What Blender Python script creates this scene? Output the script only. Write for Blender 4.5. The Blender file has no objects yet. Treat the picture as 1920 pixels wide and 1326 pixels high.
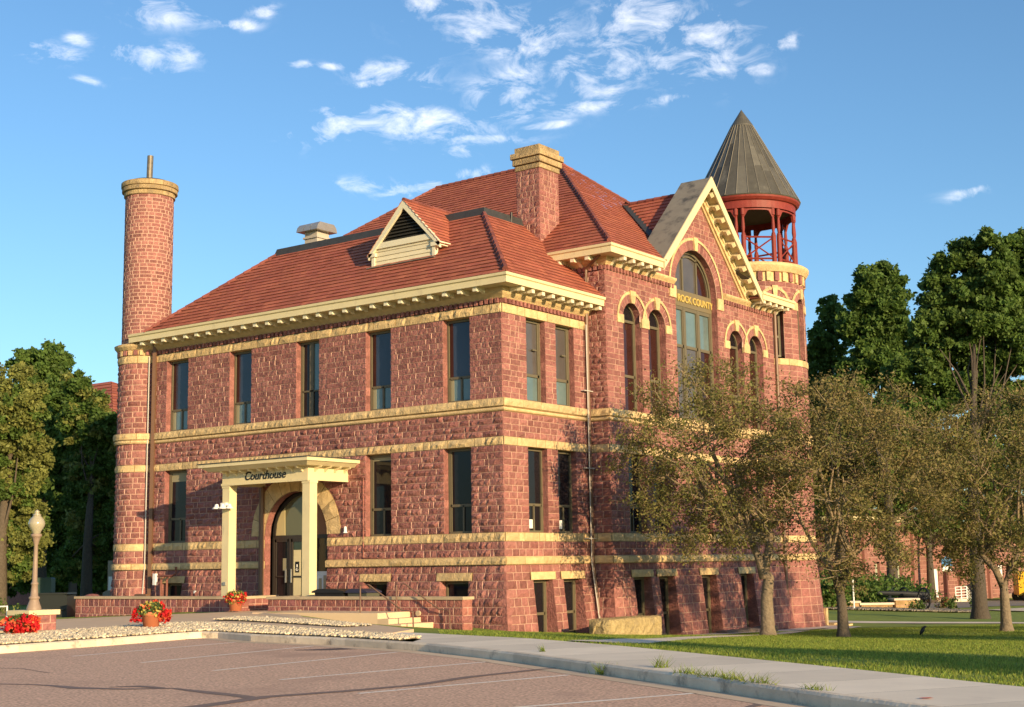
import bpy, math, random
import numpy as np
from mathutils import Vector, Matrix
R=math.radians
rng=np.random.default_rng(7); random.seed(7)
scene=bpy.context.scene
col=scene.collection
# ------------------------------------------------------------ camera
FPX,YAW,PITCH,ROLL=2619.1,0.633333,0.149644,-0.0158095
CAM=np.array([27.7239,-37.2105,1.9003])
def cam_axes():
    cy,sy=math.cos(YAW),math.sin(YAW);cp,sp=math.cos(PITCH),math.sin(PITCH)
    F=np.array([-sy*cp,cy*cp,sp]);Rt=np.array([cy,sy,0.]);U=np.cross(Rt,F)
    cr,sr=math.cos(ROLL),math.sin(ROLL)
    return F,cr*Rt+sr*U,-sr*Rt+cr*U
CF,CR,CU=cam_axes()
cd=bpy.data.cameras.new('camera'); cam=bpy.data.objects.new('camera',cd); col.objects.link(cam)
cd.sensor_width=36; cd.lens=FPX/1920*36; cd.clip_start=.1; cd.clip_end=3000
m=Matrix.Identity(4)
for i in range(3):
    m[i][0]=CR[i];m[i][1]=CU[i];m[i][2]=-CF[i];m[i][3]=CAM[i]
cam.matrix_world=m; scene.camera=cam
scene.render.resolution_x=1024; scene.render.resolution_y=707
scene.view_settings.view_transform='Standard'; scene.view_settings.look='None'; scene.view_settings.gamma=1
scene.view_settings.exposure=EXPO=0.70
# ------------------------------------------------------------ sun and sky
SUN_AZ,SUN_EL=-20.0,12.6     # azimuth measured from +x
sd=np.array([math.cos(R(SUN_AZ))*math.cos(R(SUN_EL)),math.sin(R(SUN_AZ))*math.cos(R(SUN_EL)),math.sin(R(SUN_EL))])
sl=bpy.data.lights.new('sun','SUN'); sl.energy=4.6; sl.angle=R(.55); sl.color=(1.0,.73,.41)
so=bpy.data.objects.new('sun',sl); col.objects.link(so)
so.rotation_euler=Vector(sd).to_track_quat('Z','Y').to_euler(); so.location=(60,-20,40)
w=bpy.data.worlds.new('World'); scene.world=w; w.use_nodes=True
nt=w.node_tree; N=nt.nodes; L=nt.links; N.clear()
def nd(t,**k):
    n=N.new(t)
    for a,b in k.items(): setattr(n,a,b)
    return n
def mth(op,a,b=None,c=None,clamp=False):
    n=N.new('ShaderNodeMath'); n.operation=op; n.use_clamp=clamp
    for i,v in enumerate((a,b,c)):
        if v is None: continue
        if isinstance(v,(int,float)): n.inputs[i].default_value=v
        else: L.new(v,n.inputs[i])
    return n.outputs[0]
sky=nd('ShaderNodeTexSky',sky_type='NISHITA',sun_disc=False); sky.sun_elevation=R(SUN_EL)
sky.sun_rotation=R(90-SUN_AZ); sky.air_density=1.0; sky.dust_density=.9; sky.ozone_density=2.2; sky.altitude=200
hsv=nd('ShaderNodeHueSaturation'); hsv.inputs['Saturation'].default_value=1.02; hsv.inputs['Value'].default_value=1.0
L.new(sky.outputs[0],hsv.inputs['Color'])
tc=nd('ShaderNodeTexCoord'); sep=nd('ShaderNodeSeparateXYZ'); L.new(tc.outputs['Generated'],sep.inputs[0])
nz=nd('ShaderNodeTexNoise'); nz.inputs['Scale'].default_value=30; nz.inputs['Detail'].default_value=10; nz.inputs['Roughness'].default_value=.66; nz.inputs['Distortion'].default_value=.5
mp=nd('ShaderNodeMapping'); mp.inputs['Scale'].default_value=(1,1,2.0); L.new(tc.outputs['Generated'],mp.inputs[0]); L.new(mp.outputs[0],nz.inputs[0])
nz2=nd('ShaderNodeTexNoise'); nz2.inputs['Scale'].default_value=9; nz2.inputs['Detail'].default_value=3; L.new(mp.outputs[0],nz2.inputs[0])
sc=nd('ShaderNodeSeparateColor'); L.new(nz2.outputs['Color'],sc.inputs[0])
az=mth('ARCTAN2',sep.outputs[1],sep.outputs[0]); el=mth('ARCSINE',sep.outputs[2])
azw=mth('ADD',az,mth('MULTIPLY',mth('SUBTRACT',sc.outputs[0],.5),.07))
elw=mth('ADD',el,mth('MULTIPLY',mth('SUBTRACT',sc.outputs[1],.5),.035))
CL=[(845,15,60,26),(925,50,80,22),(985,80,60,16),(1140,60,52,55),(1150,120,60,40),(1230,50,70,26),(1310,82,75,42),(1130,160,50,16),(960,150,42,32),(985,190,45,18),(1120,200,60,10),(750,128,50,16),(790,145,48,16),(735,160,28,8),(290,115,55,15),(110,108,40,12),(320,22,42,18),(175,80,20,8),(600,243,55,15),(690,232,75,17),(820,240,110,19),(930,262,60,9),(890,292,20,11),(690,345,38,9),(900,330,28,6),(642,116,24,6),(580,118,20,6),(1470,72,22,7),(1398,128,26,7),(1830,355,24,7),(60,90,20,5),(160,162,22,6),(1245,188,26,7),(785,357,55,9),(630,208,30,9),(500,10,24,6),(440,30,30,7),(1190,5,70,12),(1060,110,26,24),(1040,228,30,6),(1280,125,40,18),(355,100,20,14),(820,350,20,8)]
tot=None
for (px,py,sx,sy) in CL:
    d=CF+(px-960)/FPX*CR-(py-663)/FPX*CU; d/=np.linalg.norm(d)
    a0=math.atan2(d[1],d[0]); e0=math.asin(d[2]); s1=sx/FPX/math.cos(e0)*1.15; s2=sy/FPX*1.25
    dx=mth('MULTIPLY',mth('SUBTRACT',azw,a0),1/s1); dy=mth('MULTIPLY',mth('SUBTRACT',elw,e0),1/s2)
    dy=mth('MULTIPLY_ADD',dx,.15,dy)
    g=mth('POWER',2.718,mth('MULTIPLY',mth('ADD',mth('MULTIPLY',dx,dx),mth('MULTIPLY',dy,dy)),-.8))
    tot=g if tot is None else mth('MAXIMUM',tot,g)
cm=mth('MULTIPLY',mth('SUBTRACT',mth('ADD',mth('MULTIPLY',mth('POWER',tot,.6),.30),mth('MULTIPLY',nz.outputs[0],1.75)),1.0),1.5,clamp=True)
cm=mth('MULTIPLY',mth('MULTIPLY',cm,mth('MULTIPLY',tot,1.8,clamp=True)),.72,clamp=True)
mix=nd('ShaderNodeMix',data_type='RGBA'); L.new(cm,mix.inputs[0]); tint=nd('ShaderNodeMix',data_type='RGBA',blend_type='MULTIPLY'); tint.inputs[0].default_value=1; tint.inputs[7].default_value=(.595,.75,.845,1); L.new(hsv.outputs[0],tint.inputs[6]); L.new(tint.outputs[2],mix.inputs[6]); mix.inputs[7].default_value=(7.6,7.2,7.0,1)
bg=nd('ShaderNodeBackground'); bg.inputs[1].default_value=.15; L.new(mix.outputs[2],bg.inputs[0])
wo=nd('ShaderNodeOutputWorld'); L.new(bg.outputs[0],wo.inputs[0])
scene.render.engine='CYCLES'
scene.cycles.max_bounces=5; scene.cycles.transparent_max_bounces=6

# ------------------------------------------------------------ materials
def mat(name,base,rough=.8,var=0.,noise=None,spec=.3,bump=None,metal=0.,stain=None,transl=0.,varcol=None):
    """base rgb; var: per-face attribute variation; noise=(scale,amount); bump=(scale,strength,dist); stain=(scale,color,thr)"""
    M_=bpy.data.materials.new(name); M_.use_nodes=True; t=M_.node_tree; n=t.nodes; l=t.links
    bs=n['Principled BSDF']; bs.inputs['Roughness'].default_value=rough; bs.inputs['Specular IOR Level'].default_value=spec; bs.inputs['Metallic'].default_value=metal
    def mm(op,a,b,clamp=False):
        q=n.new('ShaderNodeMath'); q.operation=op; q.use_clamp=clamp
        for i,v in enumerate((a,b)):
            if isinstance(v,(int,float)): q.inputs[i].default_value=v
            else: l.new(v,q.inputs[i])
        return q.outputs[0]
    def mixc(f,a,b):
        q=n.new('ShaderNodeMix'); q.data_type='RGBA'
        if isinstance(f,(int,float)): q.inputs[0].default_value=f
        else: l.new(f,q.inputs[0])
        for i,v in ((6,a),(7,b)):
            if isinstance(v,tuple): q.inputs[i].default_value=(*v[:3],1)
            else: l.new(v,q.inputs[i])
        return q.outputs[2]
    c=tuple(base)
    geo=n.new('ShaderNodeNewGeometry')
    if var:
        at=n.new('ShaderNodeAttribute'); at.attribute_name='rnd'
        h=n.new('ShaderNodeHueSaturation'); h.inputs['Color'].default_value=(*base,1)
        if varcol: l.new(mixc(mm('MULTIPLY',mm('FRACT',mm('MULTIPLY',at.outputs['Fac'],7.31),0),1.0),tuple(base),varcol),h.inputs['Color'])
        v=mm('ADD',mm('MULTIPLY',at.outputs['Fac'],2*var),1-var); l.new(v,h.inputs['Value'])
        c=h.outputs[0]
    if noise:
        z=n.new('ShaderNodeTexNoise'); z.inputs['Scale'].default_value=noise[0]; z.inputs['Detail'].default_value=5; l.new(geo.outputs['Position'],z.inputs[0])
        h=n.new('ShaderNodeHueSaturation')
        if isinstance(c,tuple): h.inputs['Color'].default_value=(*c,1)
        else: l.new(c,h.inputs['Color'])
        l.new(mm('ADD',mm('MULTIPLY',mm('SUBTRACT',z.outputs[0],.5),noise[1]*2.4),1),h.inputs['Value']); c=h.outputs[0]
    if stain:
        z=n.new('ShaderNodeTexNoise'); z.inputs['Scale'].default_value=stain[0]; z.inputs['Detail'].default_value=6; z.inputs['Roughness'].default_value=.65
        if len(stain)>3:
            mpn=n.new('ShaderNodeMapping'); mpn.inputs['Scale'].default_value=stain[3]; l.new(geo.outputs['Position'],mpn.inputs[0]); l.new(mpn.outputs[0],z.inputs[0])
        else: l.new(geo.outputs['Position'],z.inputs[0])
        c=mixc(mm('MULTIPLY',mm('SUBTRACT',z.outputs[0],stain[2]),6,True),c,stain[1])
    if isinstance(c,tuple): bs.inputs['Base Color'].default_value=(*c,1)
    else: l.new(c,bs.inputs['Base Color'])
    if bump:
        z=n.new('ShaderNodeTexNoise'); z.inputs['Scale'].default_value=bump[0]; z.inputs['Detail'].default_value=4; l.new(geo.outputs['Position'],z.inputs[0])
        b=n.new('ShaderNodeBump'); b.inputs['Strength'].default_value=bump[1]; b.inputs['Distance'].default_value=bump[2]; l.new(z.outputs[0],b.inputs['Height']); l.new(b.outputs[0],bs.inputs['Normal'])
    if transl:
        tr=n.new('ShaderNodeBsdfTranslucent')
        if isinstance(c,tuple): tr.inputs[0].default_value=(*c,1)
        else: l.new(c,tr.inputs[0])
        ms=n.new('ShaderNodeMixShader'); ms.inputs[0].default_value=transl; l.new(bs.outputs[0],ms.inputs[1]); l.new(tr.outputs[0],ms.inputs[2])
        l.new(ms.outputs[0],n['Material Output'].inputs[0])
    return M_
m_red=mat('red_quartzite',(.245,.096,.084),.8,.22,(7,.45),bump=(16,.9,.05),varcol=(.295,.128,.108),stain=(2.2,(.19,.075,.07),.62))
m_redlow=mat('purple_quartzite',(.235,.092,.087),.8,.26,(7,.45),bump=(16,.9,.05),varcol=(.31,.12,.09))
m_mortar=mat('mortar',(.50,.32,.25),.9,0,(8,.2))
m_yel=mat('yellow_sandstone',(.58,.42,.215),.8,.14,(5,.30),bump=(18,.7,.04),stain=(1.6,(.44,.30,.15),.56))
m_yelmort=mat('yellow_joint',(.30,.20,.09),.9)
m_cream=mat('cream_paint',(.68,.58,.34),.5,0,(2,.08),stain=(3.5,(.50,.42,.27),.58,(1,1,.4)))
m_creamd=mat('cream_paint_white',(.72,.66,.47),.5,0,(2,.08),stain=(4,(.50,.43,.30),.62))
m_tile=mat('clay_tile',(.36,.098,.06),.7,.13,(1.2,.18),varcol=(.42,.13,.07),bump=(12,.3,.02))
m_tileedge=mat('clay_tile_edge',(.15,.048,.034),.8)
m_hip=mat('hip_tile',(.20,.065,.05),.7,.25,(2,.3))
m_metal=mat('grey_sheet_metal',(.17,.165,.14),.5,.15,(2,.2),metal=.3,stain=(1.4,(.07,.068,.06),.60,(1,1,.5)))
m_slab=mat('weathered_metal_slab',(.22,.20,.16),.6,0,(2,.2),stain=(1.6,(.08,.075,.065),.50))
m_flash=mat('dark_flashing',(.055,.056,.055),.5,0,(3,.3),metal=.2)
m_cone=mat('cone_metal',(.13,.122,.10),.45,.35,(3,.2),metal=.35,stain=(1.2,(.24,.225,.18),.56,(1,1,.25)))
m_seam=mat('cone_seam',(.22,.2,.16),.5)
m_frame=mat('bronze_window_frame',(.13,.11,.07),.5,0,(5,.1))
m_framed=mat('dark_door_frame',(.04,.033,.028),.4)
m_redpaint=mat('red_paint',(.215,.034,.024),.55,0,(5,.25),stain=(9,(.45,.22,.15),.68))
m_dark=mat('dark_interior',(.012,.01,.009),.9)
m_ceil=mat('dim_ceiling',(.09,.07,.05),.9)
def glass(name,c,rough=.03,spec=.9):
    return mat(name,c,rough,0,(1.1,.35),spec,bump=(1.3,.10,.05))
m_gl=glass('dark_glass',(.012,.011,.014),.06,.28); m_glb=glass('navy_blind_glass',(.03,.038,.06),.08,.5); m_glm=glass('maroon_glass',(.035,.012,.01),.05,.4)
m_glt=glass('teal_reflection_glass',(.11,.16,.16),.05,.8); m_glg=glass('grey_blind_glass',(.085,.075,.07),.1,.5)  # teal base colour paints in the sky reflection on the panes
m_blind=mat('blind_edge',(.30,.27,.17),.7)
m_bronze=mat('brown_downspout',(.16,.09,.055),.45); m_conduit=mat('pale_conduit',(.5,.47,.42),.5)
m_white=mat('white_paint',(.78,.77,.74),.5); m_black=mat('black_plastic',(.015,.015,.016),.45)
m_conc=mat('concrete',(.70,.58,.44),.85,.1,(1.5,.12),bump=(30,.3,.01),stain=(.7,(.30,.26,.21),.6))
m_walk=mat('sidewalk_concrete',(.74,.64,.50),.85,.12,(1.5,.12),bump=(30,.3,.01),stain=(.8,(.64,.55,.43),.6))
m_kerb=mat('kerb_concrete',(.66,.55,.41),.9,.12,(3,.25),bump=(20,.6,.02),stain=(2.2,(.20,.17,.14),.56))
m_asph=mat('parking_asphalt',(.60,.385,.265),.9,0,(24,.95),bump=(70,.8,.008),stain=(.35,(.46,.29,.205),.53))
m_paint=mat('stripe_paint',(.85,.78,.66),.7,0,(30,.25),stain=(14,(.27,.21,.17),.60))
m_tar=mat('crack_sealer',(.22,.155,.12),.7,0,(6,.2))
m_land=mat('lawn_soil',(.20,.25,.04),.9,0,(1.2,.25),bump=(25,.8,.03),stain=(.5,(.16,.145,.055),.63))
m_gravelb=mat('gravel_base',(.36,.29,.19),.9,0,(25,.5),bump=(30,1,.03))
m_stonew=mat('white_landscape_stone',(.62,.52,.36),.8,.4)
m_stoneg=mat('grey_river_stone',(.22,.19,.15),.8,.3)
m_terra=mat('terracotta',(.50,.17,.08),.7,0,(5,.1))
m_fred=mat('red_petal',(.62,.018,.022),.6,.3,transl=.25); m_fora=mat('coral_petal',(.75,.16,.06),.6,.3,transl=.25)
m_post=mat('lamp_post_paint',(.28,.20,.145),.5,0,(5,.1)); m_globe=mat('lamp_globe',(.36,.32,.22),.15,0,None,.6)
def leafmat(n_,c,c2,tr=.3): return mat(n_,c,.6,.42,None,.25,transl=tr,varcol=c2)
m_lf_a=leafmat('leaf_olive_green',(.16,.18,.045),(.24,.20,.07),.38)
m_lf_b=leafmat('leaf_brown_olive',(.24,.18,.075),(.18,.17,.055),.38)
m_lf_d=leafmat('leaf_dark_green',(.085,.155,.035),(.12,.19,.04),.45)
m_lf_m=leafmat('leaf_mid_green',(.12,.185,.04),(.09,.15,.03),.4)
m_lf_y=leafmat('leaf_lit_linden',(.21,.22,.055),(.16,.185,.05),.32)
m_lf_s=leafmat('shrub_leaf',(.06,.10,.03),(.09,.13,.03),.2)
m_bark=mat('grey_bark',(.20,.155,.105),.9,0,(9,.35),bump=(14,1,.04)); m_barkd=mat('dark_bark',(.10,.078,.055),.9,0,(9,.35),bump=(14,1,.04))
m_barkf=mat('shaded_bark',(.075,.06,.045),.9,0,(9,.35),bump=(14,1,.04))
m_twig=mat('twig_bark',(.24,.18,.115),.9)
m_grass=mat('grass_blade',(.18,.27,.035),.6,.4,transl=.45,varcol=(.29,.31,.06))
m_pink=mat('far_pink_brick',(.25,.115,.09),.9,.15,(2,.2)); m_rail=mat('rusty_rail',(.17,.10,.07),.6)
m_steel=mat('galvanised',(.42,.41,.38),.35,0,(3,.1),metal=.6)
m_wood=mat('black_cannon',(.02,.022,.025),.5); m_util=mat('utility_box',(.27,.24,.18),.6)
m_gold=mat('gold_letters',(.50,.36,.10),.5); m_signp=mat('sign_panel',(.17,.135,.075),.5)
m_blue=mat('sign_blue',(.03,.16,.35),.5); m_yellow=mat('vehicle_yellow',(.80,.45,.03),.4); m_brownpost=mat('brown_post',(.10,.035,.025),.6)
m_rock=mat('tan_boulder',(.40,.26,.12),.9,.2,(3,.3),bump=(15,1,.05))
m_orange=mat('orange_spray',(.65,.16,.10),.8)
# ------------------------------------------------------------ mesh helpers
class MB:
    def __init__(s): s.v=[];s.f=[];s.m=[];s.r=[];s.n=0
    def add(s,vs,fs,mi=0,rnd=None):
        if rnd is None: rnd=random.random()
        b=s.n; s.v.extend([tuple(map(float,q)) for q in vs]); s.n+=len(vs)
        for f in fs: s.f.append(tuple(b+i for i in f)); s.m.append(mi); s.r.append(rnd)
    def hexa(s,p,mi=0,rnd=None): # p: 8 pts bottom 4 ccw, top 4 ccw
        s.add(p,[(3,2,1,0),(4,5,6,7),(0,1,5,4),(1,2,6,5),(2,3,7,6),(3,0,4,7)],mi,rnd)
    def box(s,x0,x1,y0,y1,z0,z1,mi=0,rnd=None):
        s.hexa([(x0,y0,z0),(x1,y0,z0),(x1,y1,z0),(x0,y1,z0),(x0,y0,z1),(x1,y0,z1),(x1,y1,z1),(x0,y1,z1)],mi,rnd)
    def mbox(s,mp,a0,a1,b0,b1,d0,d1,mi=0,rnd=None):
        s.hexa([mp(a0,b0,d1),mp(a1,b0,d1),mp(a1,b0,d0),mp(a0,b0,d0),mp(a0,b1,d1),mp(a1,b1,d1),mp(a1,b1,d0),mp(a0,b1,d0)],mi,rnd)
    def tube(s,pts,rad,n=8,mi=0,rnd=None,cap=True):
        P=[Vector(p) for p in pts]; k=len(P)
        if isinstance(rad,(int,float)): rad=[rad]*k
        vs=[]; ref=Vector((0,0,1))
        for i,p in enumerate(P):
            t=(P[min(i+1,k-1)]-P[max(i-1,0)])
            if t.length<1e-9: t=Vector((0,0,1))
            t.normalize()
            a=t.cross(Vector((0.31,.95,.05)) if abs(t.z)>.9 else ref); a.normalize(); b=t.cross(a)
            for j in range(n):
                an=2*math.pi*j/n; vs.append(p+(a*math.cos(an)+b*math.sin(an))*rad[i])
        fs=[(i*n+j,i*n+(j+1)%n,(i+1)*n+(j+1)%n,(i+1)*n+j) for i in range(k-1) for j in range(n)]
        if cap: fs+= [tuple(range(n))[::-1],tuple((k-1)*n+j for j in range(n))]
        s.add(vs,fs,mi,rnd)
    def lathe(s,c,prof,n=24,mi=0,rnd=None,a0=0,a1=2*math.pi):
        full=abs(a1-a0-2*math.pi)<1e-6; k=n if full else n+1; vs=[]
        for (r,z) in prof:
            for j in range(k):
                an=a0+(a1-a0)*j/n; vs.append((c[0]+r*math.cos(an),c[1]+r*math.sin(an),c[2]+z))
        fs=[]
        for i in range(len(prof)-1):
            for j in range(n):
                j2=(j+1)%k; fs.append((i*k+j,i*k+j2,(i+1)*k+j2,(i+1)*k+j))
        s.add(vs,fs,mi,rnd)
    def prism(s,poly,fn,t0,t1,mi=0,rnd=None): # poly in (a,b); fn(a,b,t)->xyz
        n=len(poly); vs=[fn(a,b,t0) for a,b in poly]+[fn(a,b,t1) for a,b in poly]
        fs=[tuple(range(n))[::-1],tuple(range(n,2*n))]+[(i,(i+1)%n,n+(i+1)%n,n+i) for i in range(n)]
        s.add(vs,fs,mi,rnd)
    def build(s,name,mats,parent=None,smooth=False):
        me=bpy.data.meshes.new(name); me.from_pydata(s.v,[],s.f)
        if not isinstance(mats,(list,tuple)): mats=[mats]
        for q in mats: me.materials.append(q)
        me.polygons.foreach_set('material_index',s.m)
        if smooth: me.polygons.foreach_set('use_smooth',[True]*len(s.f))
        at=me.attributes.new('rnd','FLOAT','FACE'); at.data.foreach_set('value',s.r)
        me.update(); return link(name,me,parent)
def link(name,me,parent=None):
    o=bpy.data.objects.new(name,me); col.objects.link(o)
    if parent: o.parent=parent; o.matrix_parent_inverse=pinv(parent)
    return o
_W={}
def pinv(p):
    M_=Matrix.Identity(4); q=p
    while q is not None:
        M_=q.matrix_basis if False else M_
        q=q.parent
    return wm(p).inverted()
def wm(o):
    b=Matrix.Translation(o.location)@o.rotation_euler.to_matrix().to_4x4()
    return wm(o.parent)@o.matrix_parent_inverse@b if o.parent else b
def fast(name,V,Fq,mats,parent=None,mi=None,rnd=None):
    V=np.asarray(V,np.float32); Fq=np.asarray(Fq,np.int32); k=Fq.shape[1]
    me=bpy.data.meshes.new(name); me.vertices.add(len(V)); me.vertices.foreach_set('co',V.ravel())
    me.loops.add(Fq.size); me.loops.foreach_set('vertex_index',Fq.ravel())
    me.polygons.add(len(Fq)); me.polygons.foreach_set('loop_start',np.arange(0,Fq.size,k,dtype=np.int32))
    me.polygons.foreach_set('loop_total',np.full(len(Fq),k,np.int32))
    if not isinstance(mats,(list,tuple)): mats=[mats]
    for q in mats: me.materials.append(q)
    if mi is not None: me.polygons.foreach_set('material_index',np.asarray(mi,np.int32))
    at=me.attributes.new('rnd','FLOAT','FACE'); at.data.foreach_set('value',np.asarray(rnd if rnd is not None else rng.random(len(Fq)),np.float32))
    me.update(calc_edges=True); return link(name,me,parent)
def empty(name,loc,label=None,cat=None,group=None):
    o=bpy.data.objects.new(name,None); col.objects.link(o); o.location=loc; o.empty_display_size=.3; tag(o,label,cat,group); return o
def tag(o,label=None,cat=None,group=None,kind=None):
    if label: o['label']=label
    if cat: o['category']=cat
    if group: o['group']=group
    if kind: o['kind']=kind
    return o
def structure(o): o['kind']='structure'; return o
def mkmap(o,u,n,bat=None,ulo=None,uhi=None):
    o=np.array(o,float);u=np.array(u,float);n=np.array(n,float)
    def f(a,b,d=0,raw=False):
        bb=bat(b) if (bat and not raw) else 0.
        if not raw and uhi is not None and abs(a-uhi)<1e-4: a=a+bb+max(0,0)
        if not raw and ulo is not None and abs(a-ulo)<1e-4: a=a-bb
        return o+a*u+n*(d+bb)+np.array((0,0,b))
    return f
def bat(z): return .26*min(max((1.88-z)/2.4,0),1.2)
def stone(mb,mp,a0,a1,b0,b1,amp=.05,mi=0,mo=1,cell=.13,m_=.013,sa=1.,d0=0.,rnd=None,base=.012,ce=(0,0)):
    wa=(a1-a0)*sa; hb=(b1-b0)
    if wa<.03: return
    nx=max(1,int(round(wa/cell))); ny=max(1,int(round(hb/cell)))
    ma=min(m_,wa*.2)/sa; mb_=min(m_,hb*.2)
    A=[a0]+[a0+ma+(a1-a0-2*ma)*i/nx for i in range(nx+1)]+[a1]
    B=[b0]+[b0+mb_+(b1-b0-2*mb_)*j/ny for j in range(ny+1)]+[b1]
    ta,tb=random.uniform(-.5,.5),random.uniform(-.5,.5); big=random.uniform(.6,1.25)
    vs=[]
    for j,b in enumerate(B):
        for i,a in enumerate(A):
            if i in(0,len(A)-1) or j in (0,len(B)-1): d=d0
            elif i in(1,len(A)-2) or j in (1,len(B)-2): d=d0+base+amp*random.uniform(0,.28)
            else:
                u=(i-1)/nx-.5; v_=(j-1)/ny-.5
                d=d0+base+amp*big*(.55+ta*u+tb*v_+random.uniform(-.35,.45))
            aa=a;bb=b
            if 1<i<len(A)-2: aa=a+random.uniform(-.25,.25)*(a1-a0)/nx
            if 1<j<len(B)-2: bb=b+random.uniform(-.25,.25)*(b1-b0)/ny
            vs.append(mp(aa,bb,d))
    k=len(A); fi=[];fo=[]
    for j in range(len(B)-1):
        for i in range(k-1):
            q=(j*k+i,j*k+i+1,(j+1)*k+i+1,(j+1)*k+i)
            (fo if ((i==0 and not ce[0]) or (i==k-2 and not ce[1]) or (0<i<k-2 and j in (0,len(B)-2))) else fi).append(q)
    r=random.random() if rnd is None else rnd
    b=mb.n; mb.v.extend([tuple(q) for q in vs]); mb.n+=len(vs)
    for f in fi: mb.f.append(tuple(b+i for i in f)); mb.m.append(mi); mb.r.append(r)
    for f in fo: mb.f.append(tuple(b+i for i in f)); mb.m.append(mo); mb.r.append(r)
def spans(u0,u1,blk):
    out=[];x=u0
    for a,b in sorted(blk):
        if a>x: out.append((x,min(a,u1)))
        x=max(x,b)
    if x<u1: out.append((x,u1))
    return [(a,b) for a,b in out if b-a>.02]
def ashlar(mb,mp,u0,u1,layers,ops,avg=.45,amp=.05,sa=1.,cell=.13,lim=None,m_=.013):
    """layers: (z0,z1,ncourses,mi,mo,offset); ops: ('r',a,b,z0,z1) or ('a',uc,r,zs,zb,R)"""
    for (z0,z1,nc,mi,mo,off) in layers:
        for k in range(nc):
            c0=z0+(z1-z0)*k/nc;c1=z0+(z1-z0)*(k+1)/nc;zm=(c0+c1)/2;blk=[]
            for o in ops:
                if o[0]=='r' and o[3]<zm<o[4]: blk.append((o[1],o[2]))
                if o[0]=='a':
                    if o[4]<zm<=o[3]: blk.append((o[1]-o[2],o[1]+o[2]))
                    elif o[3]<zm<o[3]+o[5]:
                        h=math.sqrt(max(o[5]**2-(zm-o[3])**2,0))-.03; 
                        if h>0: blk.append((o[1]-h,o[1]+h))
            lo,hi=u0,u1
            if lim:
                l_=lim(zm)
                if l_ is None: continue
                lo,hi=max(lo,l_[0]),min(hi,l_[1])
            for (a,b) in spans(lo,hi,blk):
                w=(b-a)*sa; n=max(1,int(round(w/(avg*random.uniform(.85,1.15)*(1.6 if mi==2 else 1)))))
                cuts=[0]+sorted((i+random.uniform(-.38,.38))/n for i in range(1,n))+[1]
                for i in range(n): stone(mb,mp,a+(b-a)*cuts[i],a+(b-a)*cuts[i+1],c0,c1,amp*(1.0 if mi!=2 else .8),mi,mo,cell,m_,sa,off,ce=(i==0,i==n-1))
                
def reveal(mb,mp,o,dep=.28,dr=None,mi=0,course=.28):
    """jambs, head and sill of an opening; d from the (battered) face back to -dep (unbattered)"""
    def q(a,z,back): return mp(a,z,-dep,True) if back else mp(a,z,.004)
    if o[0]=='r':
        _,a0,a1,z0,z1=o; n=max(1,int(round((z1-z0)/course)))
        for k in range(n):
            c0=z0+(z1-z0)*k/n;c1=z0+(z1-z0)*(k+1)/n
            mb.add([q(a0,c0,0),q(a0,c0,1),q(a0,c1,1),q(a0,c1,0)],[(0,1,2,3)],mi)
            mb.add([q(a1,c0,1),q(a1,c0,0),q(a1,c1,0),q(a1,c1,1)],[(0,1,2,3)],mi)
        mb.add([q(a0,z1,0),q(a1,z1,0),q(a1,z1,1),q(a0,z1,1)],[(3,2,1,0)],2)
        mb.add([q(a0,z0,0),q(a1,z0,0),q(a1,z0,1),q(a0,z0,1)],[(0,1,2,3)],2)
    else:
        _,uc,r,zs,zb,_R=o; n=max(1,int(round((zs-zb)/course)))
        for k in range(n):
            c0=zb+(zs-zb)*k/n;c1=zb+(zs-zb)*(k+1)/n
            mb.add([q(uc-r,c0,0),q(uc-r,c0,1),q(uc-r,c1,1),q(uc-r,c1,0)],[(0,1,2,3)],mi)
            mb.add([q(uc+r,c0,1),q(uc+r,c0,0),q(uc+r,c1,0),q(uc+r,c1,1)],[(0,1,2,3)],mi)
        na=12
        for k in range(na):
            t0=math.pi*k/na;t1=math.pi*(k+1)/na
            mb.add([q(uc+r*math.cos(t0),zs+r*math.sin(t0),0),q(uc+r*math.cos(t1),zs+r*math.sin(t1),0),q(uc+r*math.cos(t1),zs+r*math.sin(t1),1),q(uc+r*math.cos(t0),zs+r*math.sin(t0),1)],[(0,1,2,3)],mi)
        mb.add([q(uc-r,zb,0),q(uc+r,zb,0),q(uc+r,zb,1),q(uc-r,zb,1)],[(0,1,2,3)],2)
def voussoirs(mb,mp,uc,zs,r0,r1,r2,n,amp=.03,key=True,mi_in=0,mi_out=2,spr=True,blockz=.3):
    """inner ring r0..r1 in stone mi_in, thin outer label r1..r2 in mi_out, keystone and springers"""
    pm=lambda t,r,d,raw=False: mp(uc-r*math.cos(t),zs+r*math.sin(t),d)
    lo=R(0); hi=math.pi-lo
    for k in range(n):
        t0=lo+(hi-lo)*k/n;t1=lo+(hi-lo)*(k+1)/n
        stone(mb,pm,t0,t1,r0,r1,amp,mi_in,1,.2,.01,(r0+r1)/2)
    if r2>r1:
        k2=max(6,n//2)
        for k in range(k2):
            t0=lo+(hi-lo)*k/k2;t1=lo+(hi-lo)*(k+1)/k2
            stone(mb,pm,t0,t1,r1,r2,.01,mi_out,3,.15,.006,r2,.03)
    if key:
        dt=.11/r0*1.0
        tk=math.pi/2
        mb.prism([(tk-dt,r0-.02),(tk+dt,r0-.02),(tk+dt*1.15,r2+.03),(tk-dt*1.15,r2+.03)],lambda a,b,t:pm(a,b,t),.02,.09,2)
    if spr:
        for s in (-1,1):
            a0,a1=uc+s*r0,uc+s*r2
            if a0>a1:a0,a1=a1,a0
            mb.mbox(mp,a0,a1,zs-blockz*.6,zs+blockz*.35,-.01,.055,2)
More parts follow.
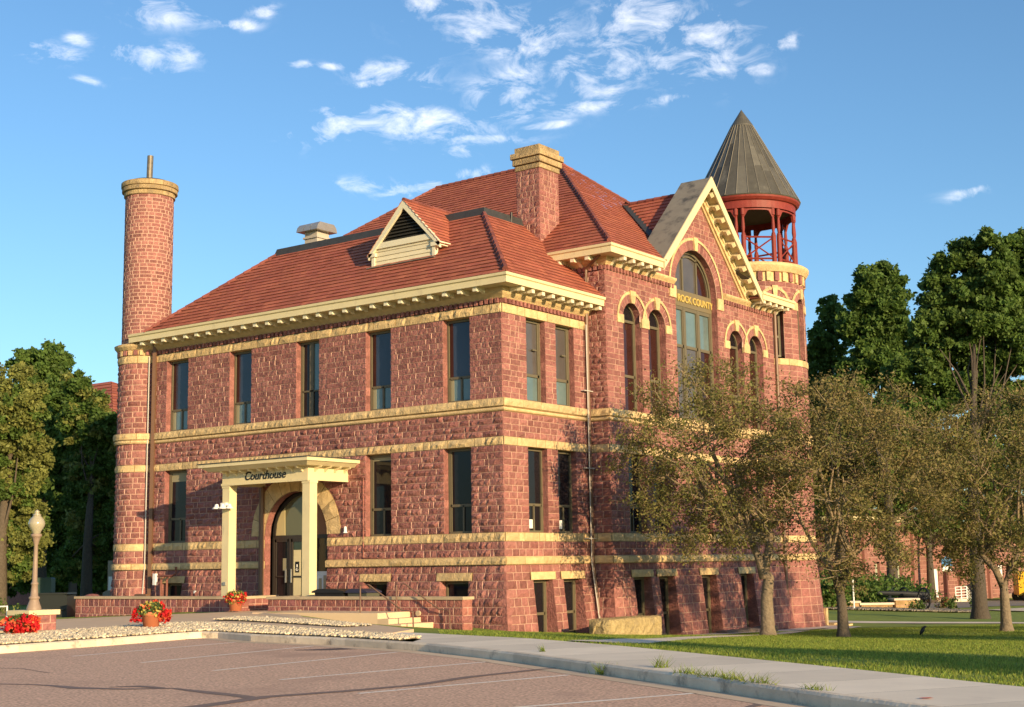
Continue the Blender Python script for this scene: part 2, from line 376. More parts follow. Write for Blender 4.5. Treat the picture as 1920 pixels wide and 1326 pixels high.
def annulus(mb,mp,uc,zs,r0,r1,mi=1,sx=1.,d=-.004,full=False,n=20):
    a0,a1=(-.35,math.pi+.35) if full else (0,math.pi)
    for i in range(n):
        t0,t1=a0+(a1-a0)*i/n,a0+(a1-a0)*(i+1)/n
        q=[(r0,t0),(r1,t0),(r1,t1),(r0,t1)]
        mb.add([mp(uc+r*math.cos(t)/sx,zs+r*math.sin(t),d) for r,t in q],[(0,1,2,3)],mi,.5)
def sweep(mb,path,prof,mi=0,closed=False,seg=None,cap=True):
    """path: list of (x,y) going with the outside on the right; prof: [(out,z)] closed loop"""
    P=[np.array(p,float) for p in path]; n=len(P); off=[]
    for i in range(n):
        if i>0: d0=(P[i]-P[i-1]);d0/=np.linalg.norm(d0)
        if i<n-1: d1=(P[i+1]-P[i]);d1/=np.linalg.norm(d1)
        if i==0:d0=d1
        if i==n-1:d1=d0
        n0=np.array((d0[1],-d0[0]));n1=np.array((d1[1],-d1[0])); mm_=n0+n1; mm_/=np.linalg.norm(mm_); off.append(mm_/max(.3,mm_@n0))
    k=len(prof); vs=[(P[i][0]+off[i][0]*o,P[i][1]+off[i][1]*o,z) for i in range(n) for (o,z) in prof]
    for i in range(n-1):
        mb.add([vs[i*k+j] for j in range(k)]+[vs[(i+1)*k+j] for j in range(k)],[(j,k+j,k+(j+1)%k,(j+1)%k) for j in range(k)],mi)
    if cap: mb.add(vs[:k],[tuple(range(k))],mi); mb.add(vs[-k:],[tuple(range(k))[::-1]],mi)
def roofplane(mb,e0,e1,t1,t0,course=.27,tw=.34,lift=.034):
    """eave e0->e1, top t0->t1 (t0 above e0); tiles on the outside"""
    e0,e1,t0,t1=[np.array(q,float) for q in (e0,e1,t0,t1)]
    ud=(e1-e0)/np.linalg.norm(e1-e0); nrm=np.cross(ud,(t0+t1)/2-e0); nrm/=np.linalg.norm(nrm)
    up=np.cross(nrm,ud); H=((t0+t1)/2-e0)@up; n=max(1,int(round(H/course)))
    for k in range(n):
        f0,f1=k/n,(k+1)/n
        a0=e0+(t0-e0)*f0;a1=e1+(t1-e1)*f0;b0=e0+(t0-e0)*f1;b1=e1+(t1-e1)*f1
        La,Lb=(a0-e0)@ud,(a1-e0)@ud; Ma,Mb=(b0-e0)@ud,(b1-e0)@ud
        lo,hi=min(La,Ma),max(Lb,Mb); off=(k%2)*tw/2+random.uniform(-.03,.03); j0=int(math.floor((lo-off)/tw)); j1=int(math.ceil((hi-off)/tw))
        row=random.uniform(0,.25)
        for j in range(j0,j1):
            s0,s1=off+j*tw,off+(j+1)*tw
            p0,p1=min(max(s0,La),Lb),min(max(s1,La),Lb); q0,q1=min(max(s0,Ma),Mb),min(max(s1,Ma),Mb)
            if p1-p0<1e-4 and q1-q0<1e-4: continue
            l_=lift+random.uniform(-.008,.008)
            A=e0+ud*p0+up*H*f0+nrm*l_;B=e0+ud*p1+up*H*f0+nrm*l_;Cc=e0+ud*q1+up*H*f1;Dd=e0+ud*q0+up*H*f1
            r=min(1,row+random.random()*.75)
            mb.add([A,B,Cc,Dd],[(0,1,2,3)],0,r)
            mb.add([A,B,B-nrm*l_,A-nrm*l_],[(3,2,1,0)],1,r)
def hipcap(mb,a,b,r=.085,mi=2):
    a=np.array(a,float);b=np.array(b,float); n=max(1,int(np.linalg.norm(b-a)/.38))
    for i in range(n):
        p=a+(b-a)*i/n;q=a+(b-a)*min(1,(i+1.12)/n)
        mb.tube([p,q],[r*1.15,r*.9],6,mi)
def textobj(name,s,size,mp,a,b,d,ext,mat_,parent,shear=0,space=1.,bold=0,adir=1):
    cu=bpy.data.curves.new(name,'FONT'); cu.body=s; cu.size=size; cu.extrude=ext; cu.shear=shear; cu.space_character=space; cu.offset=bold; cu.align_x='LEFT'
    o=bpy.data.objects.new(name,cu); col.objects.link(o); dg=bpy.context.evaluated_depsgraph_get(); dg.update()
    me=bpy.data.meshes.new_from_object(o.evaluated_get(dg)); bpy.data.objects.remove(o)
    n=len(me.vertices); co=np.zeros(n*3,np.float32); me.vertices.foreach_get('co',co); co=co.reshape(-1,3)
    out=np.array([mp(a+adir*x,b+y,d+z) for x,y,z in co],np.float32); me.vertices.foreach_set('co',out.ravel()); me.materials.clear(); me.materials.append(mat_); me.update()
    return link(name,me,parent)
GP=[(2.6,-20.4,0.43),(2.0,-14.6,0.43),(4.4,-15.3,0.43),(8.4,-15.9,0.43),(12,-17.3,0.43),(16.7,-19.7,0.43),(20.6,-22,0.43),(26,-25.5,0.43),(34,-31,0.43),(23.1,-21.8,0.43),(19.1,-18.9,0.43),(16.3,-16.9,0.43),(13.1,-14.9,0.42),(11,-13.9,0.42),(7.6,-11.8,0.4),(0.4,-0.4,-0.25),(1.1,4.1,-0.55),(1.1,9.2,-0.84),(1.1,16.2,-1.02),(1.5,23,-1.06),(-6,-4.2,0.48),(-9,-4,0.5),(-8,-8,0.5),(-18.5,-3.2,0.15),(-20,0,0.1),(-20,-8,0.2),(-13,-9,0.35),(-30,-10,0),(-5,-13.5,0.42),(-25,-20,0.3),(-40,-40,0.3),(25,-5,-0.1),(30,10,-0.7),(-10,60,-1.3),(-30,100,-1.7),(60,20,-1),(60,-30,0.2),(20,120,-2),(-60,120,-2),(-40,40,-0.8),(-45,10,-0.2),(-120,0,-0.5),(-80,60,-1.2),(-60,-120,0.3),(120,-120,0.3),(160,60,-1.5),(-100,200,-2),(60,200,-2),(40,-60,0.3),(0,-60,0.3),(-10,8,0.2),(-10,18,-0.3),(14.41,-10.26,0.1),(11.21,-3.78,-0.17),(7.11,4.56,-0.51),(13.76,-13.29,0.28),(9.12,-5.33,-0.09),(6.03,-0.03,-0.33),(17.47,-13.06,0.23),(14.2,-5.36,-0.12),(9.48,5.05,-0.54),(6.48,12.92,-0.69),(0.8,26.37,-1.02),(20.31,-13.48,0.19),(17.44,-4.23,-0.11),(12.67,11.17,-0.6),(7.6,27.59,-0.99),(1.57,47.09,-1.4),(-1.89,44.51,-1.24),(8.59,-8.27,0.1),(-4.65,42.45,-1.07),(7.14,-9.36,0.2),(-8.86,68.3,-1.6),(-13.6,71,-1.49),(-2.5,-5.14,0.23),(0.4,-5.5,0.1),(2.4,-5.3,0),(-5.3,-9.4,0.33),(-8,-11,0.32)]
_G=np.array(GP); 
def _k(r): return np.sqrt(r*r+4.)
_A=_k(np.linalg.norm(_G[:,None,:2]-_G[None,:,:2],axis=2))
_n=len(_G); _B=np.block([[_A+.02*np.eye(_n),_G[:,:2],np.ones((_n,1))],[_G[:,:2].T,np.zeros((2,3))],[np.ones((1,_n)),np.zeros((1,3))]])
_w=np.linalg.solve(_B,np.r_[_G[:,2],0,0,0])
def gz(x,y):
    x=np.asarray(x,float);y=np.asarray(y,float)
    r=np.sqrt((x[...,None]-_G[:,0])**2+(y[...,None]-_G[:,1])**2+4.)
    return r@_w[:_n]+x*_w[_n]+y*_w[_n+1]+_w[_n+2]
# ------------------------------------------------------------ courthouse
XM,YW,YE=.83,5.25,19.0
house=empty('courthouse',(-8,9,0),'two storey red quartzite courthouse with yellow sandstone bands, red tile roofs and a round turret','courthouse')
STM=[m_red,m_mortar,m_yel,m_yelmort]
STL=[m_redlow,m_mortar,m_yel,m_yelmort]
mS=mkmap((0,0,0),(1,0,0),(0,-1,0),bat,uhi=0.)
mE=mkmap((0,0,0),(0,1,0),(1,0,0),bat,ulo=0.)
mM=mkmap((XM,0,0),(0,1,0),(1,0,0),bat,ulo=YW,uhi=YE)
mMS=mkmap((0,YW,0),(1,0,0),(0,-1,0),bat,uhi=XM)
layers_wing=[(-.9,1.36,8,0,1,0),(1.36,1.88,2,0,1,0),(2.15,2.65,2,0,1,0),(2.65,2.95,1,2,3,.02),(2.95,5.84,13,0,1,0),(5.84,6.13,1,2,3,.02),(6.13,6.97,4,0,1,0),(7.42,10.32,15,0,1,0),(10.32,10.64,1,2,3,.02)]
Sw=[(-17.07,-15.77),(-13.33,-12.12),(-9.67,-8.5),(-6.15,-4.96),(-2.55,-1.38)]
Ew=[(1.37,2.51),(3.16,4.31)]
opsS=[('r',a,b,7.42,10.32) for a,b in Sw]+[('r',a,b,2.95,5.84) for a,b in (Sw[0],Sw[3],Sw[4])]+[('r',-17.0,-15.85,.2,1.36),('r',-6.22,-5.1,-.1,1.36),('r',-2.7,-1.5,-.5,1.36)]
DOOR=('a',-9.66,1.62,3.08,.4,2.32)
lint=lambda mb,mp,a,b: stone(mb,mp,a-.17,b+.17,1.36,1.64,.045,2,3,.12,.012,1,.035)
# south wing wall
w_=MB(); ops=opsS+[DOOR]
ashlar(w_,mS,-18.2,0.,layers_wing,ops+[('r',a-.17,b+.17,1.36,1.63) for a,b in ((-17,-15.85),(-6.22,-5.1),(-2.7,-1.5))],.40,.088)
for o in opsS+[DOOR]: reveal(w_,mS,o)
for a,b in ((-17.0,-15.85),(-6.22,-5.1),(-2.7,-1.5)): lint(w_,mS,a,b)
pm=lambda t,r,d,raw=False: mS(-9.66-r*math.cos(t),3.08+r*math.sin(t),d)
annulus(w_,mS,-9.66,3.08,1.62,2.5)
for k in range(11): stone(w_,pm,math.pi*k/11,math.pi*(k+1)/11,1.62,2.32,.06,2,3,.22,.01,2.,.03)
w_.build('wall',STM,house)['label']='grazing-lit long south wall with five upper windows and the arched doorway'
w_=MB(); ashlar(w_,mE,0.,YW,[l if l[0]>2.6 else l for l in layers_wing],[('r',a,b,7.42,10.32) for a,b in Ew]+[('r',a,b,2.95,5.84) for a,b in Ew]+[('r',a+.1,b+.1,-.8,1.36) for a,b in Ew]+[('r',a-.07,b+.27,1.36,1.63) for a,b in Ew],.40,.05)
for a,b in Ew:
    for o in (('r',a,b,7.42,10.32),('r',a,b,2.95,5.84),('r',a+.1,b+.1,-.8,1.36)): reveal(w_,mE,o)
    lint(w_,mE,a+.1,b+.1)
w_.build('wall',STM,house)['label']='sunlit narrow east wall of the wing with two pairs of windows'
# main block walls
layers_main=[(-1.4,1.36,8,0,1,0),(1.36,1.88,2,0,1,0),(2.15,2.65,2,0,1,0),(2.65,2.95,1,2,3,.02),(2.95,5.84,11,0,1,0),(5.84,6.13,1,2,3,.02),(6.13,6.97,4,0,1,0),(7.42,12.53,25,0,1,0)]
GYC,GZT=12.4,17.0
def glim(z):
    h=(GZT-z)/1.01
    return (GYC-h,GYC+h) if h>.1 else None
ARCH=('a',12.1,1.73,12.67,7.42,2.22)
small=[('a',c,.65,10.87,7.42,1.1) for c in (7.05,8.86,15.45,17.25)]
Mw1=[(6.5,7.7),(8.25,9.45),(11.55,12.8),(14.85,16.05),(16.75,17.9)]
Mb=[(6.55,7.75),(8.32,9.5),(11.6,12.8),(14.85,16.0)]
opsM=[('r',a,b,2.95,5.84) for a,b in Mw1]+[('r',a,b,-1.2,1.36) for a,b in Mb]
w_=MB()
ashlar(w_,mM,YW,YE,layers_main+[(12.53,13.0,2,0,1,0)],opsM+small+[ARCH]+[('r',a-.17,b+.17,1.36,1.63) for a,b in Mb],.42,.05,cell=.14)
ashlar(w_,mM,GYC-5,GYC+5,[(13.0,17.0,20,0,1,0)],[ARCH],.42,.045,lim=glim,cell=.15)
for c_ in (7.955,16.35): w_.prism([(c_-.27,10.66),(c_+.27,10.66),(c_+.27,10.98),(c_,11.14),(c_-.27,10.98)],lambda a,b,t:mM(a,b,t),-.05,.06,2)
for o in opsM+small+[ARCH]: reveal(w_,mM,o,.34 if o[0]=='a' else .3)
for a,b in Mb: lint(w_,mM,a,b)
for c in (7.05,8.86,15.45,17.25): annulus(w_,mM,c,10.87,.65,1.27,full=False)
annulus(w_,mM,12.1,12.67,1.73,2.42)
for c in (7.05,8.86,15.45,17.25): voussoirs(w_,mM,c,10.87,.65,.97,1.09,11,.03,blockz=.34)
voussoirs(w_,mM,12.1,12.67,1.73,2.12,2.24,21,.035,spr=False)
for s in (-1,1): 
    a=12.1+s*1.73; b=a+s*.5; w_.mbox(mM,min(a,b),max(a,b),12.2,12.68,-.01,.07,2)
w_.build('wall',STM,house)['label']='tall sunlit east front of the main block with the big arched window and gable'
w_=MB(); ashlar(w_,mMS,-4.5,XM,[l for l in layers_main if l[0]>=1.3 or True],[],.34,.075); w_.build('wall',STM,house)
# plain closing walls, rear sides
w_=MB()
w_.box(-18.6,-.5,.62,YW+.4,-1.2,10.9,1); w_.build('rear_wall',[m_redlow,m_dark],house)['label']='plain west end of the wing'
w_=MB()
w_.box(-19.7,.35,YW+.45,YE,-1.5,12.9,0)
w_.prism([(GYC-4.0,12.8),(GYC+4.0,12.8),(GYC,16.7)],lambda a,b,t:(t,a,b),-3.,XM-.48,0)
w_.build('rear_wall',[m_redlow,m_dark],house)['label']='plain rear of the main block'
# water table, string course (bands carried round the corners)
FULL=[(-18.2,0),(0,0),(0,YW),(XM,YW),(XM,YE)]
def band(name,z0,z1,out,extra=None,label=None,amp=.02,a0=-18.2):
    w_=MB(); PTH=[FULL] if z0>5 else [[(-18.2,0),(-11.28,0)],[(-8.04,0)]+FULL[1:]]
    for q_ in PTH: sweep(w_,q_,[(-.02,z0),(out-.03,z0),(out,z0+.04),(out,z1-.05),(out-.05,z1),(-.02,z1+.01)],0)
    for mp,u0,u1 in (((mS,-18.2,out),) if z0>5 else ((mS,-18.2,-11.28),(mS,-8.04,out)))+((mE,-out,YW),(mMS,.02,XM+out),(mM,YW-out,YE)):
        f=lambda a,b,d,raw=False,mp=mp: mp(a,b,d,True)
        n=max(1,int((u1-u0)/1.0))
        for k in range(n): stone(w_,f,u0+(u1-u0)*k/n,u0+(u1-u0)*(k+1)/n,z0+.015,z1-.02,.05 if mp is mS else .038,0,1,.12,.006,1,out+.002)
    if extra:
        ez0,ez1,eo=extra; pr=[(-.02,ez0)]+[(eo*math.sin(t),ez0+(ez1-ez0)*(1-math.cos(t))/2) for t in np.linspace(.2,math.pi-.2,7)]+[(-.02,ez1)]
        sweep(w_,FULL,pr,0)
    o=w_.build(name,[m_yel,m_yelmort],house)
    if label:o['label']=label
band('water_table',1.88,2.15,.10)
band('string_course',7.13,7.42,.12,(6.97,7.125,.11))
# eaves: dentils, moulding, soffit, brackets, gutter
def bracket_mesh():
    w_=MB(); pr=[(0,0),(0,-.30),(.10,-.27),(.20,-.17),(.34,-.12),(.46,-.14),(.50,-.17),(.66,-.17),(.66,0)]
    w_.prism(pr,lambda a,b,t:(t,-a,b),-.065,.065,0); w_.box(-.085,.085,-.70,-.50,-.16,-.02,0)
    return w_
bmesh_obj=None
def brackets(parent,pts,rz,h=.0):
    global bmesh_obj
    for (x,y,z) in pts:
        if bmesh_obj is None:
            o=bracket_mesh().build('bracket',[m_creamd],parent); bmesh_obj=o
        else:
            o=bmesh_obj.copy(); col.objects.link(o); o.parent=parent
        o.matrix_parent_inverse=pinv(parent); o.location=(x,y,z); o.rotation_euler=(0,0,rz)
def eaves(path,zt,ov,zd,name,label,soff=.0):
    """zt top of gutter, zd bottom of dentils"""
    w_=MB()
    zs=zt-.32
    sweep(w_,path,[(0,zd+.16),(.05,zd+.17),(.09,zd+.22),(.17,zd+.30),(.20,zd+.35),(.20,zs+.02),(0,zs+.02)],2)
    sweep(w_,path,[(.0,zs),(ov-.02,zs),(ov-.02,zs+.03),(0,zs+.03)],0)
    sweep(w_,path,[(ov-.05,zs-.02),(ov,zs-.02),(ov,zs+.19),(ov+.05,zs+.22),(ov+.06,zs+.31),(ov-.06,zs+.33),(ov-.06,zs+.22)],0)
    o=w_.build('cornice',[m_cream,m_dark,m_yel],house)
    o['label']=label; return o,zs
def dentils(parent,mp,u0,u1,z,n,out=.1):
    w_=MB(); p=(u1-u0)/n
    w_.mbox(mp,u0,u1,z+.015,z+.17,-.02,.012,0)
    for k in range(n): w_.mbox(mp,u0+k*p+.02,u0+k*p+.62*p,z,z+.165,0,out,0)
    w_.build('dentil_course',[m_red],parent)
c1,zs=eaves([(-18.6,0),(0,0),(0,YW+.35)],11.49,.78,10.64,'cornice','cream eaves and gutter of the wing')
dentils(c1,mS,-18.0,-.02,10.65,82); dentils(c1,mE,.03,YW-.05,10.65,23)
brackets(c1,[(-17.9+k*.665,0,zs) for k in range(27)],0); brackets(c1,[(0,.28+k*.6,zs) for k in range(9)],R(90))
c2,zs=eaves([(-3.2,YW),(XM,YW),(XM,8.3)],13.30,.75,12.53,'cornice','cream eaves left of the gable')
dentils(c2,mM,YW+.03,10.2,12.54,22); dentils(c2,mMS,-3,XM-.02,12.54,17)
brackets(c2,[(XM,YW+.3+k*.62,zs) for k in range(5)],R(90)); brackets(c2,[(-2.7+k*.64,YW,zs) for k in range(6)],0)
c3,zs=eaves([(XM,16.6),(XM,YE+.0),(XM-1.2,YE)],13.30,.75,12.53,'cornice','cream eaves right of the gable')
dentils(c3,mM,14.4,YE-.05,12.54,20); brackets(c3,[(XM,16.9+k*.58,zs) for k in range(5)],R(90))
for a,b in ((8.3,10.2),(14.35,16.6)):
    w_=MB(); p=[(0,12.69),(.05,12.70),(.09,12.75),(.17,12.83),(.20,12.88),(.20,12.93),(0,12.98)]
    w_.prism(p,lambda o_,z,t:(XM+o_,t,z),a,b,0); w_.build('cornice_moulding',[m_yel],house)
# ---- roofs
TM=[m_tile,m_tileedge,m_hip]
def V3(*a): return np.array(a,float)
w_=MB(); E=.80; z0=11.48;zd=14.8;d=3.75
A=V3(-17.6,-E,z0);B=V3(E,-E,z0);Cc=V3(E-d,-E+d,zd);D=V3(-17.6+d,-E+d,zd)
roofplane(w_,A,B,Cc,D)
roofplane(w_,B,V3(E,6.6,z0),V3(E-d,6.6,zd),Cc)
roofplane(w_,V3(-17.6,8,z0),A,D,V3(-17.6+d,8,zd))
hipcap(w_,B+V3(-.1,.1,.12),Cc,.10); hipcap(w_,A,D,.09)
w_.build('roof',TM,house)['label']='lower truncated tile roof over the wing'
w_=MB(); k=.06
sweep(w_,[(D[0],7),(D[0],D[1]),(Cc[0],Cc[1]),(Cc[0],6.8)],[(-.35,zd+.06),(-.35,zd+.26),(.0,zd+.24),(.09,zd-.06),(.0,zd-.1)],0)
w_.box(D[0]+.3,Cc[0]-.3,Cc[1]+.3,7,zd-.05,zd+.12,0)
w_.build('roof_flashing',[m_flash],house)
# main hip roof
zr=19.42; xr0,xr1,yr=-12.76,-5.88,12.15
P1,P2,P3,P4=V3(-20.6,YW-.75,13.28),V3(XM+.75,YW-.75,13.28),V3(XM+.75,YE+.85,13.28),V3(-20.6,YE+.85,13.28); Q1,Q2=V3(xr0,yr,zr),V3(xr1,yr,zr)
w_=MB(); roofplane(w_,P1,P2,Q2,Q1)
fz=(16.93-13.28)/(zr-13.28); HL=P2+(Q2-P2)*fz; HR=P3+(Q2-P3)*fz; VT=V3(-2.72,GYC,16.93)
roofplane(w_,P2,V3(XM+.75,8.5,13.28),VT,HL); roofplane(w_,V3(-.9,14.05,15.39),V3(-.9,17.29,15.32),HR,VT); w_.box(-3,1.5,16.4,19.3,13.0,13.1,1); roofplane(w_,HL,HR,Q2,Q2)
roofplane(w_,V3(-2.6,YE+.85,13.28),P4,Q1,Q2); roofplane(w_,P4,P1,Q1,Q1)
hipcap(w_,P2+V3(-.15,.15,.15),Q2+V3(0,0,.03)); hipcap(w_,V3(-.9,17.29,15.4),Q2)
for a in (P1,P4): hipcap(w_,a,Q1)
hipcap(w_,Q1,Q2+V3(0,0,.03),.1)
w_.build('roof',TM,house)['label']='tall hipped tile roof of the main block'
# cross gable roof behind the gable
w_=MB(); zc=16.92; sl=1.01; ye=3.72
roofplane(w_,V3(-3.6,GYC-ye,zc-ye*sl),V3(.9,GYC-ye,zc-ye*sl),V3(.9,GYC,zc),V3(-3.6,GYC,zc))
roofplane(w_,V3(.9,GYC+ye,zc-ye*sl),V3(-3.6,GYC+ye,zc-ye*sl),V3(-3.6,GYC,zc),V3(.9,GYC,zc))
hipcap(w_,V3(-2.7,GYC,zc+.02),V3(.4,GYC,zc+.02),.09,2)
w_.build('roof',TM,house)['label']='small tile cross roof behind the gable'
w_=MB()   # valley flashing
for s in (-1,1):
    a=V3(-2.72,GYC+s*.05,16.93); b=V3(1.25,GYC+s*3.4,13.55)
    dv=V3(.20,-s*.0,.02); w_.add([a+(0,0,.06),b+(0,0,.06),b+dv+V3(.05,s*-.22,.14),a+dv+V3(.05,s*-.22,.10)],[(0,1,2,3)],0)
w_.build('roof_flashing',[m_flash],house)
# gable coping slab, rakes
g=MB(); T=17.43
def rk(y_,dz,x): return (x,GYC+y_,T-abs(y_)*1.01+dz)
X0,X1=.15,1.58
for s in (-1,1):
    ends=4.12 if s<0 else 4.22
    o=[(0,0),(s*ends,0)]
    g.hexa([rk(0,-.16,X0),rk(0,-.16,X1-.06),rk(s*ends,-.16,X1-.06),rk(s*ends,-.16,X0),rk(0,0,X0),rk(0,0,X1-.06),rk(s*ends,0,X1-.06),rk(s*ends,0,X0)],0)
    g.add([rk(0,-.5,X0),rk(s*ends,-.5,X0),rk(s*ends,0,X0),rk(0,0,X0)],[(0,1,2,3)],0)
g.build('gable_roof_slab',[m_slab],house)['label']='grey weathered metal slab on top of the gable'
g=MB()
for s in (-1,1):
    ends=4.15 if s<0 else 4.25
    g.hexa([rk(0,-.42,X1-.06),rk(0,-.42,X1),rk(s*ends,-.36,X1),rk(s*ends,-.36,X1-.06),rk(0,.03,X1-.06),rk(0,.03,X1),rk(s*ends,.03,X1),rk(s*ends,.03,X1-.06)],0)
    g.hexa([rk(0,-.20,XM),rk(0,-.20,X1-.05),rk(s*ends,-.20,X1-.05),rk(s*ends,-.20,XM),rk(0,-.165,XM),rk(0,-.165,X1-.05),rk(s*ends,-.165,X1-.05),rk(s*ends,-.165,XM)],0)
    # mouldings against the wall
    for (dz0,dz1,o_,mi) in ((-.62,-.42,.16,1),(-.80,-.64,.09,1),(-.42,-.20,.22,0)):
        g.hexa([rk(0,dz0,XM-.02),rk(0,dz0,XM+o_),rk(s*4.0,dz0,XM+o_),rk(s*4.0,dz0,XM-.02),rk(0,dz1,XM-.02),rk(0,dz1,XM+o_),rk(s*4.0,dz1,XM+o_),rk(s*4.0,dz1,XM-.02)],mi)
gb=g.build('gable_rake',[m_cream,m_yel],house)
def rbr(s,y_):
    w2=MB(); n=V3(0,s,1.01)/math.hypot(1,1.01) # outward normal of slope
    t=V3(0,s,-1.01)/math.hypot(1,1.01)
    c=V3(XM,GYC+s*y_,T-y_*1.01)-n*.15
    pr=[(0,0),(0,-.30),(.12,-.27),(.22,-.17),(.36,-.14),(.44,-.22),(.56,-.24),(.66,-.17),(.68,0)]
    w2.prism(pr,lambda a,b,t_:c+V3(a,0,0)+n*b+t*t_,-.10,.10,0); return w2
for s in (-1,1):
    for k_ in range(9): rbr(s,.45+k_*.44).build('bracket',[m_cream],gb)
# ---- chimneys
def ccw(mb,x0,x1,y0,y1,z0,z1,nc,avg,amp,mi=0,mo=1,off=0):
    for mp,u0,u1 in ((mkmap((0,y0,0),(1,0,0),(0,-1,0)),x0,x1),(mkmap((x1,0,0),(0,1,0),(1,0,0)),y0,y1),(mkmap((0,y1,0),(-1,0,0),(0,1,0)),-x1,-x0),(mkmap((x0,0,0),(0,-1,0),(-1,0,0)),-y1,-y0)):
        ashlar(mb,mp,u0,u1,[(z0,z1,nc,mi,mo,off)],[],avg,amp)
ch=MB(); cx0,cx1,cy0,cy1=-3.18,-2.09,5.36,6.62
ccw(ch,cx0,cx1,cy0,cy1,12.6,16.95,20,.26,.05)
for (z0_,z1_,o_) in ((16.95,17.15,.07),(17.17,17.40,.14),(17.42,17.64,.20),(17.64,17.88,.07)):
    ch.box(cx0-o_+.03,cx1+o_-.03,cy0-o_+.03,cy1+o_-.03,z0_,z1_,2); ccw(ch,cx0-o_+.03,cx1+o_-.03,cy0-o_+.03,cy1+o_-.03,z0_,z1_,1,.5,.03,2,3)
ch.box(cx0+.02,cx1-.02,cy0+.02,cy1-.02,12.6,16.96,0)
ch.box(cx0-.1,cx1+.06,cy0-.08,cy1+.1,12.9,13.75,4)
m_yold=mat('lichened_sandstone',(.40,.29,.15),.85,.2,(6,.45),bump=(18,.9,.05),stain=(3,(.20,.155,.10),.50))
ch.build('chimney',[m_red,m_mortar,m_yold,m_yelmort,m_flash],house)['label']='square stone chimney between the two roofs'
TC=(-19.0,.45)
def cylmap(c,r,bt=None):
    def f(a,b,d=0,raw=False):
        q=r+d+(bt(b) if bt and not raw else 0); return V3(c[0]+q*math.cos(a),c[1]+q*math.sin(a),b)
    return f
tw=MB()
bt=lambda z: .14*min(max((1.9-z)/1.8,0),1)
lowmap=cylmap(TC,1.08,bt); upmap=cylmap(TC,.99)
LT=[(-.5,1.88,7,0,1,0),(1.9,2.15,1,2,3,.09),(2.15,2.65,2,0,1,0),(2.65,2.95,1,2,3,.02),(2.95,5.84,13,0,1,0),(5.84,6.13,1,2,3,.03),(6.13,7.0,3,0,1,0),(7.02,7.14,1,2,3,.11),(7.15,7.42,1,2,3,.14),(7.42,10.32,13,0,1,0),(10.32,10.64,1,2,3,.03)]
ashlar(tw,lowmap,-math.pi,math.pi,LT,[],.42,.06,sa=1.08,m_=.017)
for z0_,z1_,o_ in ((1.9,2.15,.1),(7.0,7.42,.13)): tw.lathe((TC[0],TC[1],0),[(1.0,z0_),(1.08+o_-.02,z0_),(1.08+o_-.02,z1_),(1.0,z1_+.01)],32,2)
for k in range(28):
    if k%1==0:
        a=2*math.pi*k/28; tw.prism([(a,10.66),(a+.13,10.66),(a+.13,10.86),(a,10.86)],lambda p,q_,t:lowmap(p,q_,t),-.05,.09,0 if k%2 else 2)
tw.lathe((TC[0],TC[1],0),[(1.02,10.6),(1.1,10.86),(1.16,10.88),(1.28,11.02),(1.30,11.10),(1.22,11.14),(.95,11.18)],32,2)
ashlar(tw,upmap,-math.pi,math.pi,[(11.12,17.55,41,0,1,0)],[],.30,.036,sa=1.0,m_=.018)
tw.lathe((TC[0],TC[1],0),[(.98,-.6),(.98,18.1)],24,1)
for (z0_,z1_,r_) in ((17.55,17.74,1.05),(17.75,17.93,1.14),(17.94,18.16,1.17)):
    tw.lathe((TC[0],TC[1],0),[(.9,z0_),(r_,z0_),(r_+.01,(z0_+z1_)/2),(r_,z1_),(.8,z1_+.01)],32,5)
    cm_=cylmap(TC,r_); ashlar(tw,cm_,-math.pi,math.pi,[(z0_,z1_,1,5,3,0)],[],.6,.02,sa=1.1)
tw.lathe((TC[0],TC[1],0),[(1.1,18.17),(.85,18.28),(.5,18.30),(.0,18.30)],24,4)
tw.build('smokestack',[m_red,m_mortar,m_yel,m_yelmort,m_flash,m_yold],house)['label']='tall round stone smokestack tower on the left corner'
p=MB(); p.tube([(-19.0,.4,18.1),(-18.96,.4,19.45)],.13,12,0); p.lathe((-19.0,.4,18.28),[(.3,0),(.15,.06),(.14,.1)],12,1); p.build('flue_pipe',[mat('dull_flue',(.16,.14,.11),.5,0,(6,.4),metal=.3),m_flash],house)
# ---- turret
UC=(-1.24,20.98); tr=MB(); tmap=cylmap(UC,2.5,lambda z:.22*min(max((1.88-z)/2.4,0),1.2))
camang=math.atan2(-37.2-UC[1],27.72-UC[0])
LTu=[(-1.5,1.36,8,0,1,0),(1.36,1.88,2,0,1,0),(1.9,2.14,1,2,3,.08),(2.15,2.65,2,0,1,0),(2.65,2.95,1,2,3,.02),(2.95,5.84,11,0,1,0),(5.84,6.13,1,2,3,.02),(6.13,6.97,3,0,1,0),(6.98,7.12,1,2,3,.08),(7.13,7.42,1,2,3,.1),(7.42,10.5,13,0,1,0),(10.5,10.8,1,2,3,.03),(10.8,14.3,15,0,1,0)]
twin=[camang+R(27+40*k) for k in range(-2,4)]
tops=[('a',0,0,0,0,0)]
def tblk(z):
    return []
topen=[]
rW=.40
for a in twin: topen.append(('a',a,rW/2.5,13.25,10.9,.82/2.5))
